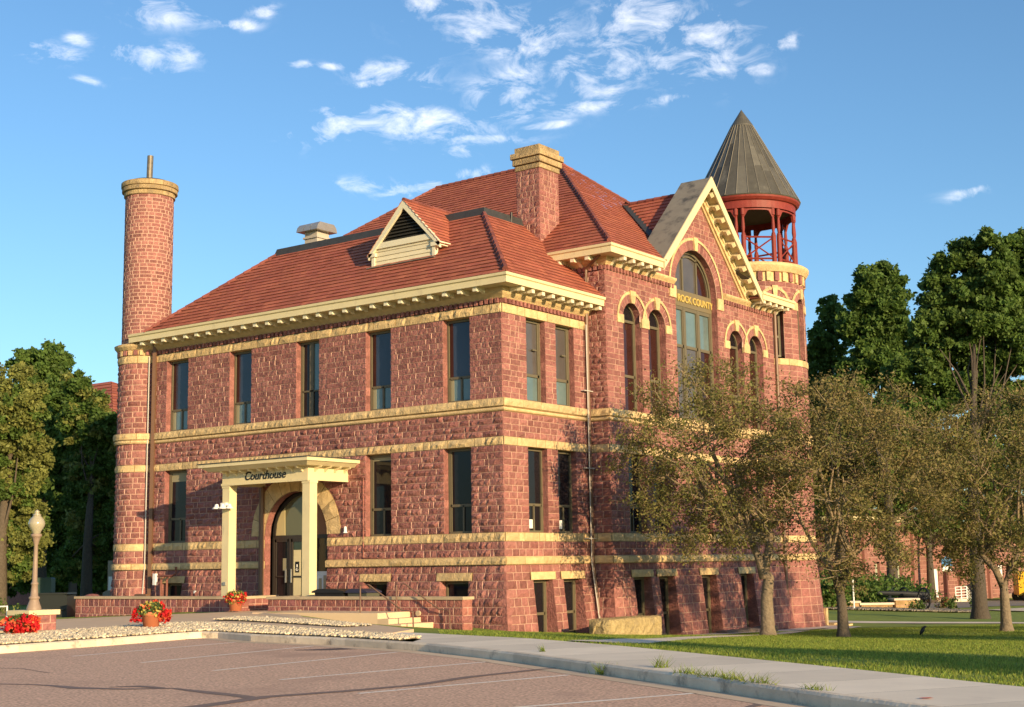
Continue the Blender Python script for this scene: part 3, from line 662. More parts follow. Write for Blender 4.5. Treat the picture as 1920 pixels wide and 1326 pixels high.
# arches on a cylinder: widths in radians, heights in metres
def ashlar_c(mb,mp,layers,ops,rad,avg,amp):
    for (z0,z1,nc,mi,mo,off) in layers:
        for k in range(nc):
            c0=z0+(z1-z0)*k/nc;c1=z0+(z1-z0)*(k+1)/nc;zm=(c0+c1)/2;blk=[]
            for (_,a,hw,zs_,zb,Rr_) in ops:
                if zb<zm<=zs_: blk.append((a-hw,a+hw))
                elif zs_<zm<zs_+Rr_*rad: 
                    h=math.sqrt((Rr_*rad)**2-(zm-zs_)**2)/rad; blk.append((a-h,a+h))
            base_=camang-math.pi
            for (a,b) in spans(base_,base_+2*math.pi,blk):
                n=max(1,int(round((b-a)*rad/avg)))
                for i in range(n): stone(mb,mp,a+(b-a)*i/n,a+(b-a)*(i+1)/n,c0,c1,amp,mi,mo,.15,.013,rad,off)
ashlar_c(tr,tmap,LTu,topen,2.5,.5,.03)
for a in twin:
    pm2=lambda t,r,d,raw=False,a=a: tmap(a-r*math.cos(t)/2.5,13.25+r*math.sin(t),d)
    annulus(tr,tmap,a,13.25,rW,1.0,1,2.5)
    for k in range(9): stone(tr,pm2,math.pi*k/9,math.pi*(k+1)/9,rW,.68,.02,0,1,.3,.01,.5)
    for k in range(8): stone(tr,pm2,math.pi*k/8,math.pi*(k+1)/8,.68,.82,.01,2,3,.3,.005,.7,.03)
    tr.prism([(math.pi/2-.22,rW-.02),(math.pi/2+.22,rW-.02),(math.pi/2+.16,.86),(math.pi/2-.16,.86)],lambda p,q_,t:pm2(p,q_,t),.0,.09,2)
    for s in (-1,1): 
        a0,a1=a+s*rW/2.5,a+s*.84/2.5
        tr.prism([(min(a0,a1),13.05),(max(a0,a1),13.05),(max(a0,a1),13.4),(min(a0,a1),13.4)],lambda p,q_,t:tmap(p,q_,t),-.01,.06,2)
    n=12
    for i in range(n):
        for s in (-1,1):
            z_0=10.9+2.35*i/n;z_1=10.9+2.35*(i+1)/n
            tr.add([tmap(a+s*rW/2.5,z_0,0),tmap(a+s*rW/2.5,z_0,-.3),tmap(a+s*rW/2.5,z_1,-.3),tmap(a+s*rW/2.5,z_1,0)],[(0,1,2,3)],0)
    for i in range(10):
        t0_,t1_=math.pi*i/10,math.pi*(i+1)/10
        tr.add([pm2(t0_,rW,0),pm2(t1_,rW,0),pm2(t1_,rW,-.3),pm2(t0_,rW,-.3)],[(0,1,2,3)],0)
    # recessed backing
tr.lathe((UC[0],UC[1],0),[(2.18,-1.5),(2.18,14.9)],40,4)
for z0_,z1_ in ((1.88,2.15),(6.97,7.42)): tr.lathe((UC[0],UC[1],0),[(2.4,z0_),(2.59,z0_),(2.59,z1_),(2.4,z1_+.01)],48,2)
tr.lathe((UC[0],UC[1],0),[(2.3,14.3),(2.5,14.3),(2.5,14.72),(2.62,14.74),(2.74,14.92),(2.78,15.0),(2.78,15.10),(2.70,15.16),(1.9,15.2),(0,15.2)],64,5)
nD=40
for k in range(nD):
    a=2*math.pi*k/nD; tr.prism([(a,14.32),(a+math.pi/nD*1.05,14.32),(a+math.pi/nD*1.05,14.72),(a,14.72)],lambda p,q_,t:cylmap(UC,2.5)(p,q_,t),-.02,.10,2 if k%2 else 0)
TU=tr.build('turret',[m_red,m_mortar,m_yel,m_yelmort,m_dark,m_yel],house); TU['label']='round stair turret with open belfry and cone roof'
cz=MB(); ns=30
prof=[(2.56,18.36),(.50,22.28),(.50,22.34),(0.0,23.1)]
for j in range(ns):
    a0,a1=2*math.pi*j/ns,2*math.pi*(j+1)/ns; cuts=[0]+sorted([random.uniform(.25,.45),random.uniform(.55,.8)])+[1]
    for i in range(3):
        q=[]
        for (an,fr) in ((a0,cuts[i]),(a1,cuts[i]),(a1,cuts[i+1]),(a0,cuts[i+1])):
            r_=2.56+(.5-2.56)*fr; z_=18.36+3.92*fr; q.append((UC[0]+r_*math.cos(an),UC[1]+r_*math.sin(an),z_))
        cz.add(q,[(0,1,2,3)],0)
    cz.tube([(UC[0]+2.57*math.cos(a0),UC[1]+2.57*math.sin(a0),18.37),(UC[0]+.51*math.cos(a0),UC[1]+.51*math.sin(a0),22.3)],.014,4,1)
cz.lathe((UC[0],UC[1],0),[(.56,22.2),(.54,22.28),(.0,23.12)],32,0,.4)
cz.lathe((UC[0],UC[1],0),[(2.56,18.36),(2.5,18.30),(2.3,18.3)],48,0)
cz.build('cone_roof',[m_cone,m_seam],TU)
rg=MB(); rg.lathe((UC[0],UC[1],0),[(2.10,17.76),(2.31,17.76),(2.31,18.10),(2.40,18.13),(2.50,18.24),(2.52,18.33),(2.3,18.36)],64,0)
rg.lathe((UC[0],UC[1],0),[(2.2,17.95),(0,18.0)],40,1); 
rg.lathe((UC[0],UC[1],0),[(2.10,18.0),(2.10,17.7)],40,0)
pairs=[camang+R(-7.5+45*k) for k in range(8)]
for k in range(8):  # arched spandrels
    a0=pairs[k]+.085;a1=pairs[k]+R(45)-.085;nn=14
    for i in range(nn):
        t0_=a0+(a1-a0)*i/nn;t1_=a0+(a1-a0)*(i+1)/nn
        def dep(t):
            u=abs((t-a0)/(a1-a0)-.5)*2; 
            return .06 if u<.62 else (.06+.22*((u-.62)/.25)**2 if u<.87 else .42)
        z0_,z1_=17.72-dep(t0_),17.72-dep(t1_); cmap=cylmap(UC,2.2)
        rg.hexa([cmap(t0_,z0_,-.05),cmap(t0_,z0_,.05),cmap(t1_,z1_,.05),cmap(t1_,z1_,-.05),cmap(t0_,17.72,-.05),cmap(t0_,17.72,.05),cmap(t1_,17.72,.05),cmap(t1_,17.72,-.05)],0)
rg.build('belfry_frieze',[m_redpaint,m_ceil],TU)
pst=MB(); pp=[(.11,15.2),(.11,16.52),(.09,16.55),(.09,16.6),(.055,16.65),(.085,16.85),(.08,17.0),(.058,17.35),(.075,17.38),(.055,17.42),(.1,17.46),(.1,17.75)]
def post(a,name='belfry_post'):
    w2=MB(); w2.lathe((UC[0]+2.2*math.cos(a),UC[1]+2.2*math.sin(a),0),pp,10,0); return w2.build(name,[m_redpaint],TU,smooth=False)
for a in pairs:
    post(a-.07); post(a+.07)
for k in range(8):
    w2=MB(); a0,a1=pairs[k]+.09,pairs[k]+R(45)-.09
    f=lambda a,z:V3(UC[0]+2.2*math.cos(a),UC[1]+2.2*math.sin(a),z)
    for z_ in (15.42,16.42): w2.tube([f(a0,z_),f(a1,z_)],.045,4,0)
    w2.tube([f(a0,15.47),f(a1,16.38)],.035,4,0); w2.tube([f(a0,16.38),f(a1,15.47)],.035,4,0)
    w2.build('belfry_railing',[m_redpaint],TU)
# ---- windows
def window(mp,a,b,z0,z1,kind,dep=.24,arch=None,parent=None):
    """frame with sub-part panes; arch=(uc,r,zs)"""
    F=lambda x,z,d,raw=True: mp(x,z,d,True)
    w2=MB(); t=.075; d0,d1=-dep-.06,-dep+.03
    zt=arch[2] if arch else z1
    w2.mbox(F,a,a+t,z0,zt,d0,d1); w2.mbox(F,b-t,b,z0,zt,d0,d1); w2.mbox(F,a+t,b-t,z0,z0+t,d0,d1+.03)
    panes=[]
    if arch:
        uc,r,zs_=arch; n=14
        for i in range(n):
            t0_,t1_=math.pi*i/n,math.pi*(i+1)/n; c0_,s0_,c1_,s1_=math.cos(t0_),math.sin(t0_),math.cos(t1_),math.sin(t1_)
            q=[(uc+(r-t)*c0_,zs_+(r-t)*s0_),(uc+r*c0_,zs_+r*s0_),(uc+r*c1_,zs_+r*s1_),(uc+(r-t)*c1_,zs_+(r-t)*s1_)]
            w2.prism(q,lambda x,z,d:F(x,z,d),d0,d1)
        w2.mbox(F,a+t,b-t,zs_-.06,zs_+.04,d0,d1)
        p_=MB(); pts=[(uc+(r-t*.5)*math.cos(math.pi*i/16),zs_+(r-t*.5)*math.sin(math.pi*i/16)) for i in range(17)]
        p_.prism(pts,lambda x,z,d:F(x,z,d),-dep-.05,-dep-.03); panes.append((p_,m_gl))
        zt=zs_-.06
    else: w2.mbox(F,a+t,b-t,z1-t*1.3,z1,d0,d1); zt=z1-t*1.3
    u0,u1=a+t,b-t
    def pane(x0,x1,zz0,zz1,m__,dd=0.): 
        p_=MB(); p_.mbox(F,x0,x1,zz0,zz1,-dep-.05+dd,-dep-.03+dd); panes.append((p_,m__))
    def bar(x0,x1,zz0,zz1): w2.mbox(F,x0,x1,zz0,zz1,d0+.01,d1-.015)
    if kind=='upper':
        zm=z0+(z1-z0)*.30; bar(u0,u1,zm-.05,zm+.04); bar(u0,u0+.05,z0+t,zm);bar(u1-.05,u1,z0+t,zm); 
        mid=u0+(u1-u0)*.52; bar(mid-.035,mid+.035,z0+t,zm); pane(u0,u0+.16,zm,zt,m_glm,.004); pane(u0+.16,u1,zm,zt,m_glb); pane(u0,mid,z0+t,zm,m_glt); pane(mid,u1,z0+t,zm,m_glt)
        w2.mbox(F,u0+.06,u0+.18,z0+t,zm,-dep-.045,-dep-.02,1)
    elif kind=='ground':
        zm=z0+(z1-z0)*.33; bar(u0,u1,zm-.05,zm+.04); bar(u0,u0+.05,z0+t,zm);bar(u1-.05,u1,z0+t,zm); mid=u0+(u1-u0)*.55; bar(mid-.03,mid+.03,z0+t,zm)
        pane(u0,u1,zm,zt,m_gl); pane(u0,u1,z0+t,zm,m_glt if random.random()<.3 else m_gl)
        bar(u0,u0+.06,zm,zt)
        if mp is mS and a<-4: w2.mbox(F,u0+.06,u1,zt-(.35 if a<-10 else .12),zt,-dep-.028,-dep-.02,1)
        if mp is mE: w2.mbox(F,u0+.25,u0+.5,z0+.15,z0+.45,-dep-.028,-dep-.02,2)
    elif kind=='case':
        mid=(u0+u1)/2-.03; bar(mid-.1,mid+.1,z0+t,zt); zm=z0+(z1-z0)*.35; bar(u0,mid,zm-.03,zm+.03);bar(mid,u1,zm-.03,zm+.03); bar(u0,u0+.05,z0+t,zt); pane(u0,mid,z0+t,zt,m_gl); pane(mid,u1,z0+t,zm,m_gl); pane(mid,u1,zm,zt,m_glt)
    elif kind=='east':
        zm=z0+(z1-z0)*.33; bar(u0,u1,zm-.06,zm+.04); bar(u0,u0+.06,z0+t,zm);bar(u1-.08,u1,z0+t,zt); pane(u0,u1,zm,zt,m_glg); pane(u0,u1,z0+t,zm,m_glt)
        w2.mbox(F,u1-.42,u1-.2,zm+(zt-zm)*.47,zm+(zt-zm)*.5,d1-.03,d1+.04); 
    elif kind=='base':
        bar(u0,u1,z0+(z1-z0)*.45,z0+(z1-z0)*.45+.09); bar(u0,u1,z0+(z1-z0)*.14,z0+(z1-z0)*.14+.08); pane(u0,u1,z0+t,zt,m_gl); bar(u1-.06,u1,z0,zt); bar(u0,u0+.1,z0,z0+(z1-z0)*.45)
        q_=random.uniform(.2,.35); w2.mbox(F,u0+.3,u0+.3+.35*random.uniform(.5,1),z0+(z1-z0)*(.45-.2),z0+(z1-z0)*.40,-dep-.03,-dep-.02,2)
    elif kind=='vent': pane(u0,u1,z0+t,zt,m_gl)
    elif kind=='arch':
        zm=z0+(zt-z0)*.40; bar(u0,u1,zm-.05,zm+.05); pane(u0,u0+(u1-u0)*.42,z0+t,zt,m_glg); pane(u0+(u1-u0)*.42,u1,z0+t,zt,m_glm); bar(u1-.06,u1,z0,zt)
    o=w2.build('window',[m_frame,m_blind,m_white],parent or house)
    for p_,mm_ in panes: p_.build('pane',[mm_],o)
    return o
for i,(a,b) in enumerate(Sw): window(mS,a,b,7.42,10.32,'case' if i==2 else 'upper')
for a,b in (Sw[0],Sw[3],Sw[4]): window(mS,a,b,2.95,5.84,'ground')
window(mS,-17.0,-15.85,.2,1.36,'vent');window(mS,-6.22,-5.1,-.1,1.36,'vent');window(mS,-2.7,-1.5,-.5,1.36,'vent')
for a,b in Ew:
    window(mE,a,b,7.42,10.32,'east'); window(mE,a,b,2.95,5.84,'ground'); window(mE,a+.1,b+.1,-.8,1.36,'base')
for a,b in Mw1: window(mM,a,b,2.95,5.84,'ground',.26)
for a,b in Mb: window(mM,a,b,-1.2,1.36,'base',.26)
for c in (7.05,8.86,15.45,17.25): window(mM,c-.65,c+.65,7.42,11.5,'arch',.3,(c,.65,10.87))
for a in twin:
    wm_=lambda x,z,d=0,raw=False,a=a: tmap(a+x/2.5,z,d,True)
    window(wm_,-rW,rW,10.9,13.6,'arch',.26,(0,rW,13.25),TU)
# big arched window with the county sign
F=lambda x,z,d,raw=True: mM(x,z,d,True)
w2=MB(); dp=.30; d0,d1=-dp-.08,-dp+.04; uc,r,zs_=12.1,1.73,12.67
for i in range(24):
    t0_,t1_=math.pi*i/24,math.pi*(i+1)/24
    w2.prism([(uc+(r-.12)*math.cos(t0_),zs_+(r-.12)*math.sin(t0_)),(uc+r*math.cos(t0_),zs_+r*math.sin(t0_)),(uc+r*math.cos(t1_),zs_+r*math.sin(t1_)),(uc+(r-.12)*math.cos(t1_),zs_+(r-.12)*math.sin(t1_))],lambda x,z,d:F(x,z,d),d0,d1)
    w2.prism([(uc+(r-.26)*math.cos(t0_),zs_+(r-.26)*math.sin(t0_)),(uc+(r-.2)*math.cos(t0_),zs_+(r-.2)*math.sin(t0_)),(uc+(r-.2)*math.cos(t1_),zs_+(r-.2)*math.sin(t1_)),(uc+(r-.26)*math.cos(t1_),zs_+(r-.26)*math.sin(t1_))],lambda x,z,d:F(x,z,d),d0,d1-.02)
for x in (uc-.58,uc+.58): w2.mbox(F,x-.05,x+.05,zs_,zs_+1.5,d0,d1-.02)
for x in (uc-1.67,uc-.58,uc+.58,uc+1.67): w2.mbox(F,x-.09,x+.09,7.42,12.05,d0,d1)
for x0,x1 in ((uc-1.58,uc-.67),(uc-.49,uc+.49),(uc+.67,uc+1.58)):
    w2.mbox(F,x0,x1,11.88,12.05,d0,d1-.01); w2.mbox(F,x0,x1,10.35,10.47,d0,d1-.02); w2.mbox(F,x0,x1,7.42,7.55,d0,d1); w2.mbox(F,x1-.07,x1,7.5,11.9,d0,d1-.02); w2.mbox(F,x0,x0+.05,7.5,11.9,d0,d1-.02)
W=w2.build('window',[m_frame],house); W['label']='large arched three-light window of the gable'
p_=MB(); p_.prism([(uc+(r-.1)*math.cos(math.pi*i/20),zs_+(r-.1)*math.sin(math.pi*i/20)) for i in range(21)],lambda x,z,d:F(x,z,d),-dp-.05,-dp-.04); p_.build('pane',[m_glg],W)
p_=MB(); p_.prism([(uc+(r-.08)*math.cos(math.pi*i/40),zs_+(r-.08)*math.sin(math.pi*i/40)) for i in range(15)]+[(uc+.55,zs_+.6),(uc+.8,zs_)],lambda x,z,d:F(x,z,d),-dp-.039,-dp-.034); p_.build('pane',[m_glm],W)
for x0,x1 in ((uc-1.58,uc-.67),(uc-.49,uc+.49),(uc+.67,uc+1.58)):
    p_=MB(); p_.mbox(F,x0,x1-.02,10.45,11.9,-dp-.05,-dp-.03); p_.build('pane',[m_glt],W)
    p_=MB(); p_.mbox(F,x0,x1-.02,7.5,10.4,-dp-.05,-dp-.03); p_.build('pane',[m_glm if x0>uc else m_glg],W)
p_=MB(); p_.mbox(F,uc-1.73,uc+1.73,12.03,12.69,-dp-.1,-dp+.05); sg=p_.build('name_board',[m_signp],house)
textobj('lettering','ROCK COUNTY',.40,F,10.96,12.22,-dp+.07,.02,m_gold,sg,0,1.0,.010)
# ---- entrance
Fd=lambda x,z,d,raw=True: mS(x,z,d,True)
w2=MB(); dp=.42; uc,r,zs_=-9.66,1.62,3.08
for i in range(20):
    t0_,t1_=math.pi*i/20,math.pi*(i+1)/20
    w2.prism([(uc+(r-.12)*math.cos(t0_),zs_+(r-.12)*math.sin(t0_)),(uc+r*math.cos(t0_),zs_+r*math.sin(t0_)),(uc+r*math.cos(t1_),zs_+r*math.sin(t1_)),(uc+(r-.12)*math.cos(t1_),zs_+(r-.12)*math.sin(t1_))],lambda x,z,d:Fd(x,z,d),-dp-.08,-dp+.02)
w2.mbox(Fd,uc-r,uc+r,zs_-.12,zs_+.02,-dp-.08,-dp+.02)
for x in (-11.28,-10.42,-9.55,-8.1): w2.mbox(Fd,x,x+.09,.4,zs_-.1,-dp-.08,-dp+.03)
w2.mbox(Fd,-9.5,-8.1,.4,.6,-dp-.08,-dp+.02)
EN=w2.build('entrance_frame',[m_framed],house)
p_=MB(); p_.prism([(uc+(r-.1)*math.cos(math.pi*i/20),zs_+(r-.1)*math.sin(math.pi*i/20)) for i in range(21)],lambda x,z,d:Fd(x,z,d),-dp-.05,-dp-.03); p_.build('transom_pane',[mat('olive_glass',(.13,.125,.07),.08,0,None,.6)],EN)
m_brown=mat('brown_panel',(.27,.125,.06),.6)
p_=MB(); p_.prism([(uc+(r-.11)*math.cos(math.pi*i/40),zs_+(r-.11)*math.sin(math.pi*i/40)) for i in range(19)]+[(uc+.25,zs_)],lambda x,z,d:Fd(x,z,d),-dp-.03,-dp-.0); p_.build('transom_panel',[m_brown],EN)
p_=MB(); p_.prism([(uc-r+.14,zs_+.03),(uc-r+.62,zs_+.03),(uc-r+.60,zs_+1.05),(uc-r+.35,zs_+.85),(uc-r+.2,zs_+.5)],lambda x,z,d:Fd(x,z,d),-dp-.03,-dp-.01); p_.build('transom_panel',[mat('tan_lobby_wall',(.50,.42,.22),.6)],EN)  # tan panel for the lobby wall behind the transom
for (x0,x1,leaf) in ((-11.19,-10.42,0),(-10.33,-9.55,1)):
    d_=MB(); d_.mbox(Fd,x0,x0+.09,.45,zs_-.12,-dp-.06,-dp+.01);d_.mbox(Fd,x1-.09,x1,.45,zs_-.12,-dp-.06,-dp+.01);d_.mbox(Fd,x0,x1,.45,.68,-dp-.06,-dp+.01);d_.mbox(Fd,x0,x1,zs_-.22,zs_-.12,-dp-.06,-dp+.01); d_.mbox(Fd,x0+.09,x1-.09,1.55,1.6,-dp-.05,-dp+.03)
    D_=d_.build('door',[m_framed],house)
    q_=MB(); q_.mbox(Fd,x0+.09,x1-.09,.68,zs_-.2,-dp-.045,-dp-.035); q_.build('pane',[m_gl if not leaf else mat('green_glass',(.03,.045,.03),.05,0,None,.7)],D_)
    q_=MB(); xx=x1-.14 if leaf==0 else x0+.05; q_.mbox(Fd,xx,xx+.05,1.35,1.85,-dp+.04,-dp+.08); q_.build('door_handle',[m_steel],D_)
    q_=MB()
    if leaf==0: q_.mbox(Fd,x0+.42,x0+.62,1.78,2.25,-dp-.03,-dp-.02); q_.build('door_notice',[m_blind],D_)
    else:
        q_.mbox(Fd,x0+.12,x0+.5,.5,2.55,-dp-.03,-dp-.022); q_.build('door_panel',[m_cream],D_)
        q_=MB(); q_.mbox(Fd,x0+.22,x0+.42,1.72,2.12,-dp-.02,-dp-.012); o=q_.build('door_notice',[m_black],D_)
        q_=MB(); q_.tube([Fd(x0+.32,1.92,-dp-.005),Fd(x0+.32,2.02,-dp-.005)],.02,6); q_.tube([Fd(x0+.32+.05*math.cos(t),1.83+.05*math.sin(t),-dp-.008) for t in np.linspace(1.2,6.5,12)],.012,4); q_.build('wheelchair_mark',[m_white],D_)
q_=MB(); q_.mbox(Fd,-9.46,-8.1,.6,zs_-.12,-dp-.05,-dp-.04); q_.build('sidelight_pane',[m_gl],EN)
q_=MB(); q_.mbox(Fd,-9.0,-8.45,.62,1.75,-dp-.03,-dp-.025,0); q_.mbox(Fd,-8.9,-8.75,.62,1.5,-dp-.02,-dp-.015,1);q_.mbox(Fd,-8.66,-8.52,.62,1.6,-dp-.02,-dp-.015,1); q_.build('window_poster',[m_white,mat('tan_paper',(.45,.36,.22),.7)],EN)
# canopy
cp=empty('canopy',(-9.2,-1.3,.5)); cp.parent=house; cp.matrix_parent_inverse=pinv(house); cp['label']='cream flat entrance canopy on two square posts'
w2=MB(); w2.box(-12.0,-6.43,-2.7,.0,5.56,5.68,0)
w2.hexa([(-11.72,-2.45,5.42),(-6.68,-2.45,5.42),(-6.68,0,5.42),(-11.72,0,5.42),(-11.98,-2.68,5.58),(-6.45,-2.68,5.58),(-6.45,0,5.58),(-11.98,0,5.58)],0)
w2.box(-12.03,-6.40,-2.73,0,5.68,5.71,1)
w2.build('canopy_roof',[m_cream,m_flash],cp)
w2=MB(); w2.box(-11.37,-7.0,-2.08,-1.98,4.92,5.42,0); w2.box(-7.1,-7.0,-1.98,0,4.92,5.42,0); w2.box(-11.37,-11.27,-1.98,0,4.92,5.42,0); w2.box(-11.41,-6.97,-2.11,-2.08,4.90,4.98,0)
w2.box(-11.27,-7.1,-1.98,0,5.36,5.42,0)
bm_=w2.build('beam',[m_cream],cp)
w2=MB()
for i in range(9): 
    x=-11.1+i*.48; w2.prism([(2.08,5.42),(2.45,5.42),(2.4,5.36),(2.2,5.32),(2.14,5.24),(2.08,5.22)],lambda a,b,t:(t,-a,b),x-.03,x+.03,0)
for i in range(4):
    y=-1.75+i*.5; w2.prism([(0,5.42),(.36,5.42),(.3,5.36),(.12,5.32),(.06,5.24),(0,5.22)],lambda a,b,t:(-7.0+a,t,b),y-.03,y+.03,0)
w2.build('modillion_row',[m_cream],cp)
for x in (-7.28,-11.37):
    w2=MB(); w2.box(x,x+.36,-2.06,-1.70,.4,4.92,0); w2.box(x-.03,x+.39,-2.09,-1.67,.4,.62,0); w2.box(x-.02,x+.38,-2.08,-1.68,4.82,4.92,0); w2.build('post',[m_cream],cp)
textobj('lettering','Courthouse',.43,lambda a,b,d,raw=False:V3(a,-2.08-d,b),-10.2,5.06,.008,.008,m_black,cp,.22,1.0,.006)
# floodlights on post
w2=MB()
for s in (-1,1):
    for q in (.16,.36):
        c=V3(-11.19+s*q,-2.35 if q<.2 else -2.2,4.13); w2.lathe((c[0],c[1],c[2]),[(.0,.10),(.05,.10),(.07,.03),(.15,-.05),(.15,-.07),(0,-.06)],12,0)
w2.box(-11.32,-11.06,-2.2,-2.06,4.1,4.28,0); w2.build('floodlight',[m_white],cp)
w2=MB(); w2.box(-11.25,-11.12,-2.1,-2.06,1.3,1.42,0); w2.build('push_button',[m_steel],cp)
# dark downpipe behind canopy
w2=MB(); w2.tube([(-11.35,-.12,.4),(-11.35,-.12,4.95)],.11,8); w2.build('downspout',[m_bronze],house)
# ---- dormer
dm=empty('dormer',(-5,.87,13)); dm.parent=house; dm.matrix_parent_inverse=pinv(house)
m_sid=mat('peeling_siding',(.68,.60,.40),.6,.1,(3,.1),stain=(9,(.22,.19,.14),.66,(1,1,4)))
w2=MB(); y0=.87
for k in range(5): z_=12.93+k*.175; w2.hexa([(-6.5,y0-.03,z_),(-3.68,y0-.03,z_),(-3.68,y0+.1,z_),(-6.5,y0+.1,z_),(-6.5,y0-.0,z_+.17),(-3.68,y0-.0,z_+.17),(-3.68,y0+.1,z_+.17),(-6.5,y0+.1,z_+.17)],0)
w2.box(-6.5,-3.68,y0+.02,y0+2.2,12.9,13.5,0)
w2.prism([(-6.5,13.5),(-3.68,13.5),(-5.09,15.05)],lambda a,b,t:(a,t,b),y0+.1,y0+2.6,0)
w2.build('siding',[m_sid],dm)
w2=MB()
for x in (-6.62,-3.70): w2.box(x,x+.14,y0-.06,y0+.12,12.86,13.55,0)
yc_=-5.02
for s in (-1,1):
    a=(yc_,15.22);b=(yc_+s*1.72,13.36)
    n_=(.17,-.0); w2.hexa([(a[0],y0-.12,a[1]-.30),(b[0],y0-.12,b[1]-.17),(b[0],y0-.02,b[1]-.17),(a[0],y0-.02,a[1]-.30),(a[0],y0-.12,a[1]),(b[0],y0-.12,b[1]+.05),(b[0],y0-.02,b[1]+.05),(a[0],y0-.02,a[1])],0)
w2.box(-3.72,-3.28,y0-.12,y0+1.2,13.28,13.42,0);w2.box(-6.76,-6.4,y0-.12,y0+1.2,13.28,13.42,0)
w2.box(-6.45,-3.75,y0-.08,y0+.1,13.56,13.78,0)
w2.build('trim',[m_creamd],dm)
w2=MB()
for k in range(9):
    z_=13.8+k*.125; h=(14.95-z_)/1.08*.93
    if h>.05: w2.hexa([(yc_-h,y0-.02,z_),(yc_+h,y0-.02,z_),(yc_+h,y0+.06,z_+.07),(yc_-h,y0+.06,z_+.07),(yc_-h,y0-.02,z_+.02),(yc_+h,y0-.02,z_+.02),(yc_+h,y0+.06,z_+.09),(yc_-h,y0+.06,z_+.09)],0)
w2.prism([(yc_-1.2,13.72),(yc_+1.2,13.72),(yc_,15.0)],lambda a,b,t:(a,t,b),y0+.07,y0+.12,1)
w2.build('louvre',[mat('louvre_slats',(.03,.027,.02),.7),m_dark],dm)
w2=MB(); rz_=15.22
for s in (-1,1):
    e=1.76
    pa=(V3(yc_+s*e,y0-.14,rz_-e*1.08),V3(yc_+s*e,y0+3.6,rz_-e*1.08)); tp=(V3(yc_,y0-.14,rz_),V3(yc_,y0+3.6,rz_))
    if s>0: roofplane(w2,pa[0],pa[1],tp[1],tp[0],.22,.33,.03)
    else: roofplane(w2,pa[1],pa[0],tp[0],tp[1],.22,.33,.03)
hipcap(w2,(yc_,y0-.1,rz_+.02),(yc_,y0+3.6,rz_+.02),.07)
w2.build('dormer_roof',TM,dm)
w2=MB(); w2.box(-6.75,-3.5,y0-.22,y0-.02,12.84,12.87,0); w2.build('flashing_strip',[m_slab],dm)
# roof ventilator
vn=MB(); vx,vy,vz=-13.55,5.0,15.35
vn.box(vx-.36,vx+.36,vy-.36,vy+.36,vz-.6,vz+.75,1); vn.box(vx-.42,vx+.42,vy-.42,vy+.42,vz+.42,vz+.5,1)
pr=[(-.62,.72),(-.56,.92),(-.42,1.06),(.42,1.06),(.56,.92),(.62,.72)]
for i in range(3):
    vn.prism(pr,lambda a,b,t:(vx+t,vy+a,vz+b),-.62+i*.42,-.62+i*.42+.39,0,.3+.2*i)
vn.build('roof_ventilator',[m_steel,mat('curb_metal',(.45,.40,.33),.6)],house)
v2_=MB(); v2_.tube([(-2.9,4.6,14.6),(-2.9,4.6,15.15)],.05,8); v2_.build('vent_pipe',[m_black],house)
# ---- downspouts and conduits
def dspout(name,pts,r,mm_,sq=False):
    w2=MB(); w2.tube(pts,r,4 if sq else 8); return w2.build(name,[mm_],house)
dspout('downspout',[(-17.72,-.13,11.1),(-17.72,-.13,.55),(-17.75,-.3,.3)],.10,m_bronze,True)
dspout('conduit',[(-17.98,-.2,10.6),(-17.98,-.2,2.0),(-18.02,-.28,.4)],.025,m_conduit)
w2=MB(); w2.box(-18.15,-17.5,-.5,-.3,.2,.95,0); w2.build('splash_guard',[m_bronze],house)
dspout('downspout',[(.1,5.05,11.1),(.12,5.05,1.9),(.42,5.05,-.5)],.07,m_bronze)
dspout('conduit',[(.17,4.9,10.5),(.18,4.9,1.9),(.5,4.9,-.5)],.018,m_conduit)
w2=MB()

for z_ in (2.75,5.25,8.05): w2=MB(); w2.box(.08,.2,4.65,5.24,z_,z_+.03,0); w2.build('pipe_bracket',[m_conduit],house)
dspout('downspout',[(.9,4.8,13.0),(.1,5.1,12.6),(.1,5.1,11.4)],.06,m_bronze)
dspout('downspout',[(XM+.1,YE+.05,13.0),(XM+.1,YE+.05,-.9)],.08,m_bronze)
w2=MB(); 
for x in (-16.65,-16.3): w2.tube([(x,-.45,.3),(x,-.45,1.5),(x+(.0 if x<-16.5 else .0),-.3,1.62)],.05,8,0)
w2.tube([(-17.0,-.3,1.65),(-16.2,-.3,1.65),(-15.95,-.3,1.75),(-15.95,-.3,2.0)],.05,8,0); w2.box(-17.2,-17.05,-.42,-.3,1.3,1.75,1)
w2.build('gas_pipe',[mat('red_brown_pipe',(.19,.07,.05),.5),m_white],house)
w2=MB(); w2.tube([(-6.25,-.05,2.2),(-6.25,-.05,5.05),(-6.9,-.05,5.05)],.02,5); w2.tube([(-6.25,-.05,2.2),(-4.9,-.05,2.16)],.02,5); w2.build('conduit',[m_redlow],house)
w2=MB(); w2.lathe((-7.05,-.12,3.2),[(0,.14),(.05,.12),(.06,-.05),(.09,-.1),(0,-.12)],8); w2.build('alarm_bell',[m_white],house)
w2=MB(); w2.tube([(-15.0,-.06,1.0),(-15.0,-.16,1.02)],.06,8); w2.build('wall_light',[m_white],house)
